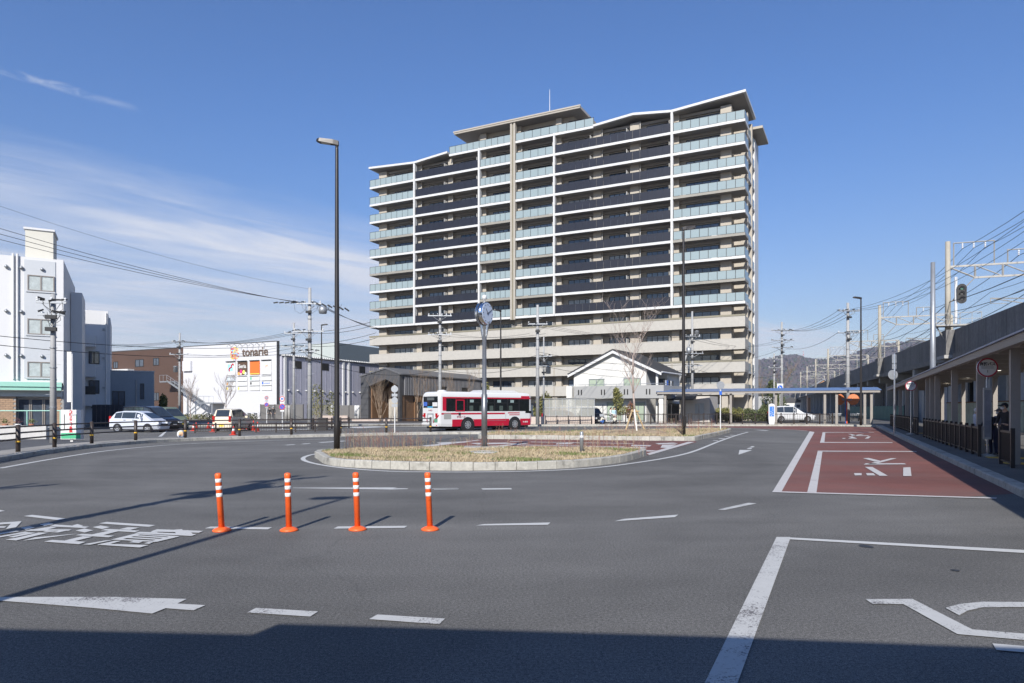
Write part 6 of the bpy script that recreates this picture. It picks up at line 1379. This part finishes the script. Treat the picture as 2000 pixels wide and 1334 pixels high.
B().cyl((0,0,0), (0,0,2.5), .06, n=8).build('post', m_orange, MR); B().cyl((-.12,0,0), (-.12,0,2.3), .04, n=6).build('post', m_blue, MR); pbox('bracket', m_galv, MR, -.5, .5, -.03, .03, 2.32, 2.52)
for s_, a in ((-1, 22), (1, -22)):
    d = Vector((math.sin(R(a)), -math.cos(R(a)), 0)); c = Vector((s_*.66, 0, 2.42)); B().cyl(c-d*.02, c+d*.06, .56, .50, 22).build('mirror_back', M('faded_orange', (.62,.20,.08), .5, .08), MR); B().cyl(c-d*.03, c-d*.021, .46, n=22).build('mirror_face', m_chrome, MR)
m_cone = M('cone_red', (.62,.06,.04), .5, .08)
for i, (x, y, Y, h, lab) in enumerate(((378,839,0,.5,'red cone under the guard rail left of the cream van'),(416,841,0,.55,'red and white cone behind the low fence'),(456,847,0,.55,'red cone in front of the cream van'),(477,834,0,.62,'red cone just right of the cream van'),(482,834,0,.62,'second red cone right of the cream van'),(495,838,0,.75,'large striped cone beside the sign post'),(503,840,0,.7,'striped cone behind the low fence end'),(383,832.5,0,.5,'far red cone left of the cream van'),(407,832.5,0,.5,'far red cone nearest the cream van'))):
    g = G(x, y+2.5 if y > 836 else y+4); T = thing('traffic_cone', lab, 'cone', (g[0], g[1], .0), 0, 'cones in the parking lot'); B().box(-.19,.19,-.19,.19,0,.03).build('base', m_cone, T); B().lathe([(.15,.03),(.03,h),(.01,h)], n=14).build('body', m_cone, T, True); B().lathe([(.15-.12*.45+.004,h*.45),(.15-.12*.72+.004,h*.72)], n=14).build('white_band', m_white, T, True)
RB = thing('round_barrier_sign', 'half round white and orange barrier top behind the kerb', 'sign', (*G(354, 854), .0)); B().cyl((0,.03,.18),(0,-.03,.18), .24, n=20).build('disc', m_white, RB); B().cyl((0,-.031,.2),(0,-.036,.2), .14, n=16).build('print', M('pale_orange', (.75,.45,.25), .5, .05), RB)
# planter wall in front of the clinic
PW = thing('planter_wall', 'low rendered planter wall with mint handrail before the clinic', 'wall', (X_(90, 37.5), 37.5, 0), R(17))
b = B(); b.box(-14, 0, 0, .25, 0, .75).box(-14, 0, .25, 2.5, 0, .62); b.build('render_wall', M('planter_render', (.50,.49,.47), .8, .08, 1, streak=.15), PW)
b = B(); b.cyl((-14,.6,1.55), (.6,.6,1.55), .03, n=5)
for i in range(9): b.cyl((.5-i*1.6,.6,.6), (.5-i*1.6,.6,1.55), .03, n=5)
b.build('handrail', m_mint, PW)
rp_ = random.Random(4)
for i in range(7):
    T = thing('flower_pot', f'{["first","second","third","fourth","fifth","sixth","seventh"][i]} potted plant from the utility pole on the planter wall', 'plant', (PW.location.x-(.9+i*.62)*math.cos(R(17)), PW.location.y-(.9+i*.62)*math.sin(R(17))+.35, .62), 0, 'pots on the planter wall')
    B().lathe([(.10,0),(.14,.2),(.12,.21),(.02,.19)], n=10).build('pot', m_white if i in (1, 4) else M('terracotta', (.3,.12,.07), .8, .1), T, True); b = B()
    for k in range(60): c = Vector((rp_.gauss(0,.09), rp_.gauss(0,.09), .28+abs(rp_.gauss(0,.1)))); b.cb(c, (.06,.04,.005), rp_.uniform(0,6), rp_.uniform(-1,1), rp_.uniform(-1,1))
    b.build('leaves', M('pot_leaf_dark', (.10,.05,.06), .8, .2) if i % 2 else M('pot_leaf', (.14,.16,.05), .8, .2), T)
# ================================================================== TREES, HEDGES
def branches(seed, h, spread, depth=4, n0=1, r0=.06, up=.75, first=.25, twig=.006, kids=3, lean=0.0, wob=.10):
    """returns list of (p0, p1, r0, r1, level)"""
    r = random.Random(seed); out = []
    def grow(p, d, l, rad, lev):
        k = 4; q = p
        for i in range(k):
            d2 = (d+Vector((r.gauss(0,wob if lev == 0 else .10), r.gauss(0,wob if lev == 0 else .10), r.gauss(.03,.05)))).normalized(); e = q+d2*l/k; ra = rad*(1-.55*i/k); rb = rad*(1-.55*(i+1)/k)
            out.append((q, e, ra, max(rb, twig*.7), lev))
            if lev < depth and (i > 0 or lev > 0):
                for _ in range(kids if lev == 0 else r.choice((1, 2))):
                    a = r.uniform(0, 6.283); side = Vector((math.cos(a), math.sin(a), 0)); nd = (d2*(1-spread)+side*spread+Vector((0,0,up*.45))).normalized()
                    grow(e, nd, l*r.uniform(.38, .62)*(1.05 if lev == 0 else 1), max(rb*.55, twig), lev+1)
            q = e; d = d2
    for i in range(n0):
        a = r.uniform(0, 6.28); d = Vector((math.cos(a)*lean, math.sin(a)*lean, 1)).normalized(); grow(Vector((r.gauss(0,.05), r.gauss(0,.05), 0)), d, h, r0, 0)
    return out
def bare_tree(name, label, loc, h, seed, bark=None, group=None, cat='tree', **k):
    T = thing(name, label, cat, loc, 0, group); sg = branches(seed, h, **k); bt = B(); bc = B()
    for p, q, ra, rb, lev in sg: (bt if lev == 0 else bc).cyl(p, q, ra, rb, 8 if lev == 0 else (5 if lev == 1 else 3), lev == 0)
    bt.build('trunk', bark or m_bark, T, True); bc.build('crown', bark or m_bark, T, True); return T
m_twig = M('pale_twig', (.36, .29, .25), .9, .15, 4); m_twig2 = M('brown_twig', (.27, .20, .14), .9, .15, 4)
tb = G(1238, 840, .4)
TR = bare_tree('young_tree', 'bare young tree held by three stakes on the rear island', (X_(1241, 40.0), 40.0, .42), 4.3, 21, m_twig, spread=.60, depth=3, r0=.075, up=.95, kids=3, twig=.006, wob=.035)
STK2 = thing('tree_stakes', 'three wooden support stakes tied round the young tree', 'stakes', (X_(1241, 40.0), 40.0, .36))
for (x, y), m in (((-.62,-.25), m_tan), ((-.05,-.75), M('pale_stake', (.72,.68,.60), .6, .05)), ((.55,-.05), m_tan)): B().cyl((x, y, 0), (x*.18-.08, y*.18, 1.25), .045, n=8).build('stake', m, STK2)
B().cyl((-.3,-.12,1.15), (.2,-.1,1.15), .04, n=7).build('cross_tie', m_tan, STK2)
labs = ('bare multi stem tree in front of the timber portal','bare thin tree left of the lounge battens','bare thin tree between the lounge openings','bare thin tree at the right of the lounge','bare thin shrub by the lounge doors')
for i, (x, Y, h, n0, s) in enumerate(((742,82,3.4,6,3),(815,84,4.2,3,8),(846,88,4.4,2,9),(903,93,4.6,3,10),(872,86,3.8,2,12))):
    bare_tree('garden_tree', labs[i], (X_(x, Y), Y, 0), h, s, m_twig2, 'bare trees before the lounge', n0=n0, lean=.28, spread=.30, depth=2, r0=.04, up=.95, kids=2, twig=.009)
for i, (x, Y, h, s, lab) in enumerate(((441,96,3.6,31,'bare small tree in front of the white shop wall'),(371,96,3.4,32,'bare small tree below the outside stair'),(1496,150,7.5,33,'bare tall tree behind the canopy beside the tower edge'),(1508,140,7.0,34,'bare tree behind the canopy nearer the utility poles'),(1592,400,9,36,'distant bare tree among the far viaduct poles'))):
    bare_tree('small_tree', lab, (X_(x, Y), Y, 0), h, s, m_twig if i < 2 else m_twig2, spread=.42, depth=3, r0=.07, up=.8, kids=3, twig=.012)
def leafy(name, label, loc, boxes, n, leaf, mats, seed, cat='shrub', stems_=6, group=None, h=1.0):
    """shrub: stems plus many small leaf faces spread through uneven lobes"""
    T = thing(name, label, cat, loc, 0, group); r = random.Random(seed); b = B(); per = max(1, n//len(boxes))
    for (cx, cy, cz, rx, ry, rz) in boxes:
        for _ in range(per):
            while True:
                p = (r.uniform(-1,1), r.uniform(-1,1), r.uniform(-1,1)); d = p[0]**2+p[1]**2+p[2]**2
                if d < 1 and r.random() < .35+.65*d: break
            j = r.uniform(.85, 1.12); c = Vector((cx+p[0]*rx*j, cy+p[1]*ry*j, cz+p[2]*rz*j)); a = Vector((r.gauss(0,1), r.gauss(0,1), r.gauss(0,1))).normalized(); e = a.orthogonal().normalized(); f = a.cross(e); l = leaf*r.uniform(.6, 1.4)
            b.mat(0 if r.random() < .65 else 1); b.quad(c-e*l-f*l*.5, c+e*l-f*l*.5, c+e*l+f*l*.5, c-e*l+f*l*.5)
    b.build('foliage', mats, T); b = B()
    for i in range(stems_): q = r.choice(boxes); b.cyl((q[0]+r.uniform(-.3,.3)*q[3], q[1], 0), (q[0], q[1], q[2]), .025, .012, 5)
    b.build('stem', m_bark, T); return T
mg1 = [M('leaf_dark', (.055,.075,.025), .7, .25, 2), M('leaf_light', (.12,.14,.05), .7, .25, 2)]; mg2 = [M('leaf_yellow', (.20,.19,.06), .7, .2, 2), M('leaf_mid', (.11,.12,.04), .7, .2, 2)]
hx0 = X_(1400, 74)
leafy('hedge', 'clipped green hedge in front of the tower ground floor', (X_(1455, 78.5), 78.5, .15), [(-3+i*.85, 0, .75+.1*math.sin(i*2.1), .75, .6, .75) for i in range(9)], 9000, .06, mg1, 1, 'hedge')
leafy('hedge', 'yellowish low bamboo hedge beside the grey side room', (X_(1412, 76.5), 76.5, .15), [(-1+i*.7, 0, .8, .55, .45, .8) for i in range(5)], 4500, .06, mg2, 2, 'hedge')
leafy('shrub', 'round dark green bush at the tower corner behind the sign board', (X_(1496, 80), 80, .15), [(0,0,.95,.9,.8,.95)], 3000, .06, mg1, 3)
leafy('shrub', 'sparse conifer in the white house garden', (X_(1207, 69.5), 69.5, .1), [(0,0,2.4,.55,.5,1.0),(.3,0,1.4,.8,.6,.6),(-.2,0,3.2,.3,.3,.5)], 1500, .07, mg2, 4)
leafy('shrub', 'reddish leaved bush in the white house garden', (X_(1232, 69), 69, .1), [(0,0,1.2,.45,.4,1.0)], 900, .06, [M('leaf_red', (.20,.08,.05), .8, .2), mg2[0]], 5)
leafy('shrub', 'light olive tree at the right end of the lounge', (X_(1066, 76), 76, .1), [(0,0,2.0,.7,.6,1.4),(-.9,0,1.4,.5,.5,1.0)], 2200, .07, mg2, 6)
leafy('shrub', 'slim evergreen beside the lounge corner', (X_(949, 94), 94, 0), [(0,0,3.6,.6,.5,1.6)], 1200, .08, mg2, 7)
leafy('shrub', 'olive shrub at the corner of the brown wing', (X_(317, 74), 74, 0), [(0,0,1.2,.55,.5,1.1),(.1,0,2.3,.4,.4,.9)], 2500, .07, mg2, 8)
leafy('shrub', 'thin leafy trees standing before the lavender shop side', (X_(620, 84), 84, 0), [(0,0,2.6,1.0,.6,2.2),(1.8,0,2.0,.9,.5,1.8)], 1500, .07, mg2, 9)
leafy('shrub', 'low hedge strip along the foot of the shop wall', (X_(390, 100), 100, 0), [(-4+i*1.3,0,.4,.9,.4,.45) for i in range(10)], 2500, .07, mg2, 10, 'hedge')
leafy('shrub', 'tall dark evergreen behind the canopy by the utility poles', (X_(1505, 118), 118, 0), [(0,0,3.0,1.6,1.2,2.6),(1.5,0,2.2,1.2,1.0,2.0),(.3,0,5.0,.9,.8,1.6)], 3500, .1, mg1, 11)
# boundary fences behind the far pavement
for i, (x0, x1, Y, h, lab) in enumerate(((509,600,96,2.2,'grey panel fence below the white shop corner'),(600,712,98,2.1,'grey panel fence before the lavender shop side'))):
    T = thing('panel_fence', lab, 'fence', (X_(x0, Y), Y, 0)); L_ = X_(x1, Y)-X_(x0, Y); n = int(L_/1.0)
    for k in range(n): pbox('panel', M('fence_grey', (.13,.125,.12), .6, .08), T, k*1.0, k*1.0+.96, 0, .05, .1, h)
    b = B(); [b.box(k*2.0-.04, k*2.0+.04, -.05, .1, 0, h+.05) for k in range(n//2+1)]; b.build('post', m_dark, T)
for i, x in enumerate((559, 565, 649, 695, 700)):
    Y = 90; T = thing('gate_post', ('grey','slim grey','white','pale','second pale')[i]+' round gate post along the far pavement', 'post', (X_(x, Y), Y, 0)); B().lathe([(.2,0),(.2,2.0),(.17,2.05),(.02,2.06)], n=14).build('post', m_conc if i < 2 else m_wall_white, T, True)
LW = thing('garden_wall', 'low pinkish stone planter wall along the far pavement', 'wall', (X_(630, 82), 82, 0)); b = B(); b.box(0, 3.0, 0, .4, 0, .8).box(3.4, 8, .5, .9, 0, .45); b.build('stone', M('pink_stone', (.45,.37,.32), .8, .12, 3), LW)
OB = thing('orange_building', 'distant orange walled house with grey pitched roof below the hill', 'house', (X_(1592, 260), 260, 0), R(-20))
b = B(); b.xprism([(-2.5,0),(5,0),(5,10.5),(3,12.3),(-2.5,8.5)], 'y', 0, 8); b.build('wall', M('apricot_wall', (.36,.20,.11), .7, .05), OB); b = B(); b.xprism([(-2.9,8.2),(3,12.4),(5.4,10.4),(5.4,10.8),(3,13),(-2.9,8.8)], 'y', -.4, 8.4); b.build('roof', M('slate_roof', (.20,.21,.23), .6, .08), OB)
window(OB, -1.5, 0, -.05, 3, 6, 2); window(OB, 1, 3.5, -.05, 6, 9, 2)
# ================================================================== HILL, MAST
def hill():
    r = random.Random(2); nx, ny = 150, 22; ctrl = [(1300,745),(1400,722),(1490,700),(1520,689),(1540,688),(1565,694),(1605,699),(1650,690),(1690,676),(1730,667),(1790,664),(1850,652),(1950,640),(2100,640),(2400,690),(2700,760)]
    def ridge(x):
        for (a, ya), (b, yb) in zip(ctrl, ctrl[1:]):
            if a <= x <= b: t = (x-a)/(b-a); t = t*t*(3-2*t); return ya+(yb-ya)*t
        return 790
    b = B(); vs = []
    for j in range(ny):
        t = j/(ny-1)
        for i in range(nx):
            px = 1250+i*1450/(nx-1); Y = 1900+t*900; hz = (HZ-8-ridge(px))/F*2800
            z = hz*math.sin(min(1, t*1.02)*math.pi/2)**1.4
            z += (12*math.sin(px*.045+t*5)+9*math.sin(px*.083-t*9)+5*math.sin(px*.19+t*17))*math.sin(t*math.pi)*min(1, hz/120)+(r.uniform(-2.2, 3.5) if j > 0 else 0)*min(1, hz/100)
            vs.append((X_(px, 2800)*(Y/2800)**.6, Y, max(z, -1) if j else -3))
    b._add(vs, [(j*nx+i, j*nx+i+1, (j+1)*nx+i+1, (j+1)*nx+i) for j in range(ny-1) for i in range(nx-1)])
    m = M('winter_woodland', (.085,.070,.068), .95, .35, .012, bump=.0, col2=(.055,.065,.04), mix2=.60, s2=.02)
    return struct(b.build('hill', m, None, True))
hill()
# bare woodland covering: small crown clumps so the ridge is uneven
def wood():
    r = random.Random(5); dg = bpy.context.evaluated_depsgraph_get(); h = bpy.data.objects['hill']; me = h.data; b = B()
    polys = [p for p in me.polygons if p.center.z > 25]
    for p in polys:
        for _ in range(4):
            vs = [me.vertices[i].co for i in p.vertices]; u, v = r.random(), r.random(); c = vs[0].lerp(vs[1], u).lerp(vs[3].lerp(vs[2], u), v); s = r.uniform(5, 10); b.mat(0 if r.random() < .75 else 1)
            b.sph((c.x, c.y, c.z+s*.1), (s, s, s*r.uniform(.5, .9)), 5, 3)
    o = b.build('woodland', [M('bare_wood', (.095,.078,.078), .95, .3, .05), M('evergreen_wood', (.06,.07,.045), .95, .3, .05)]); tag(o, 'bare winter woodland covering the far hillside', 'woodland', kind='stuff')
wood()
TW = thing('radio_mast', 'tiny red and white radio mast on the far hill', 'mast', (*P(1569, 697, 2780)[:2], P(1569, 697, 2780)[2]-6), 0)
for i in range(5): B().cyl((0,0,i*6), (0,0,i*6+6), 2.2-.35*i, 1.9-.35*i, 4).build('mast_section', m_white if i % 2 else m_red, TW)
# far low skyline behind the left and the canopy so the horizon is built up
r_ = random.Random(9)
for i, (x, Y, w, h) in enumerate(((215,170,14,8),(250,190,16,9),(1545,330,16,7),(1575,420,18,8),(1495,210,10,9))):
    T = thing('distant_house', ('low pale house on the skyline left of the brown wing','second low pale house on the skyline left of the brown wing','far pale house under the hill behind the minivan','smaller far house under the hill near the viaduct','far pale house just right of the tower edge')[i], 'house', (X_(x, Y), Y, 0), R(-20))
    b = B(); b.box(-w/2, w/2, 0, 8, 0, h*.65); b.build('wall', (m_wall_white, m_hg, m_hw)[i % 3], T); B().xprism([(-w/2-.4,h*.62),(0,h),(w/2+.4,h*.62)], 'y', -.4, 8.4).build('roof', m_tile, T)
    for k in range(3): window(T, -w/2+1+k*w/3.4, -w/2+2.6+k*w/3.4, -.04, h*.28, h*.48, 2)
# ================================================================== AIR
def haze():
    m = bpy.data.materials.new('haze_air'); m.use_nodes = True; nt = m.node_tree
    for n in list(nt.nodes):
        if n.type == 'BSDF_PRINCIPLED': nt.nodes.remove(n)
    v = nt.nodes.new('ShaderNodeVolumePrincipled'); v.inputs['Color'].default_value = (.70,.78,.95,1); v.inputs['Density'].default_value = .00013; v.inputs['Anisotropy'].default_value = .2
    nt.links.new(v.outputs[0], nt.nodes['Material Output'].inputs['Volume'])
    o = B().box(-1500, 3500, -200, 3000, -8, 420).build('haze', m); tag(o, 'pale winter haze filling the air over the whole place', 'haze', kind='stuff')
if HAZE: haze()
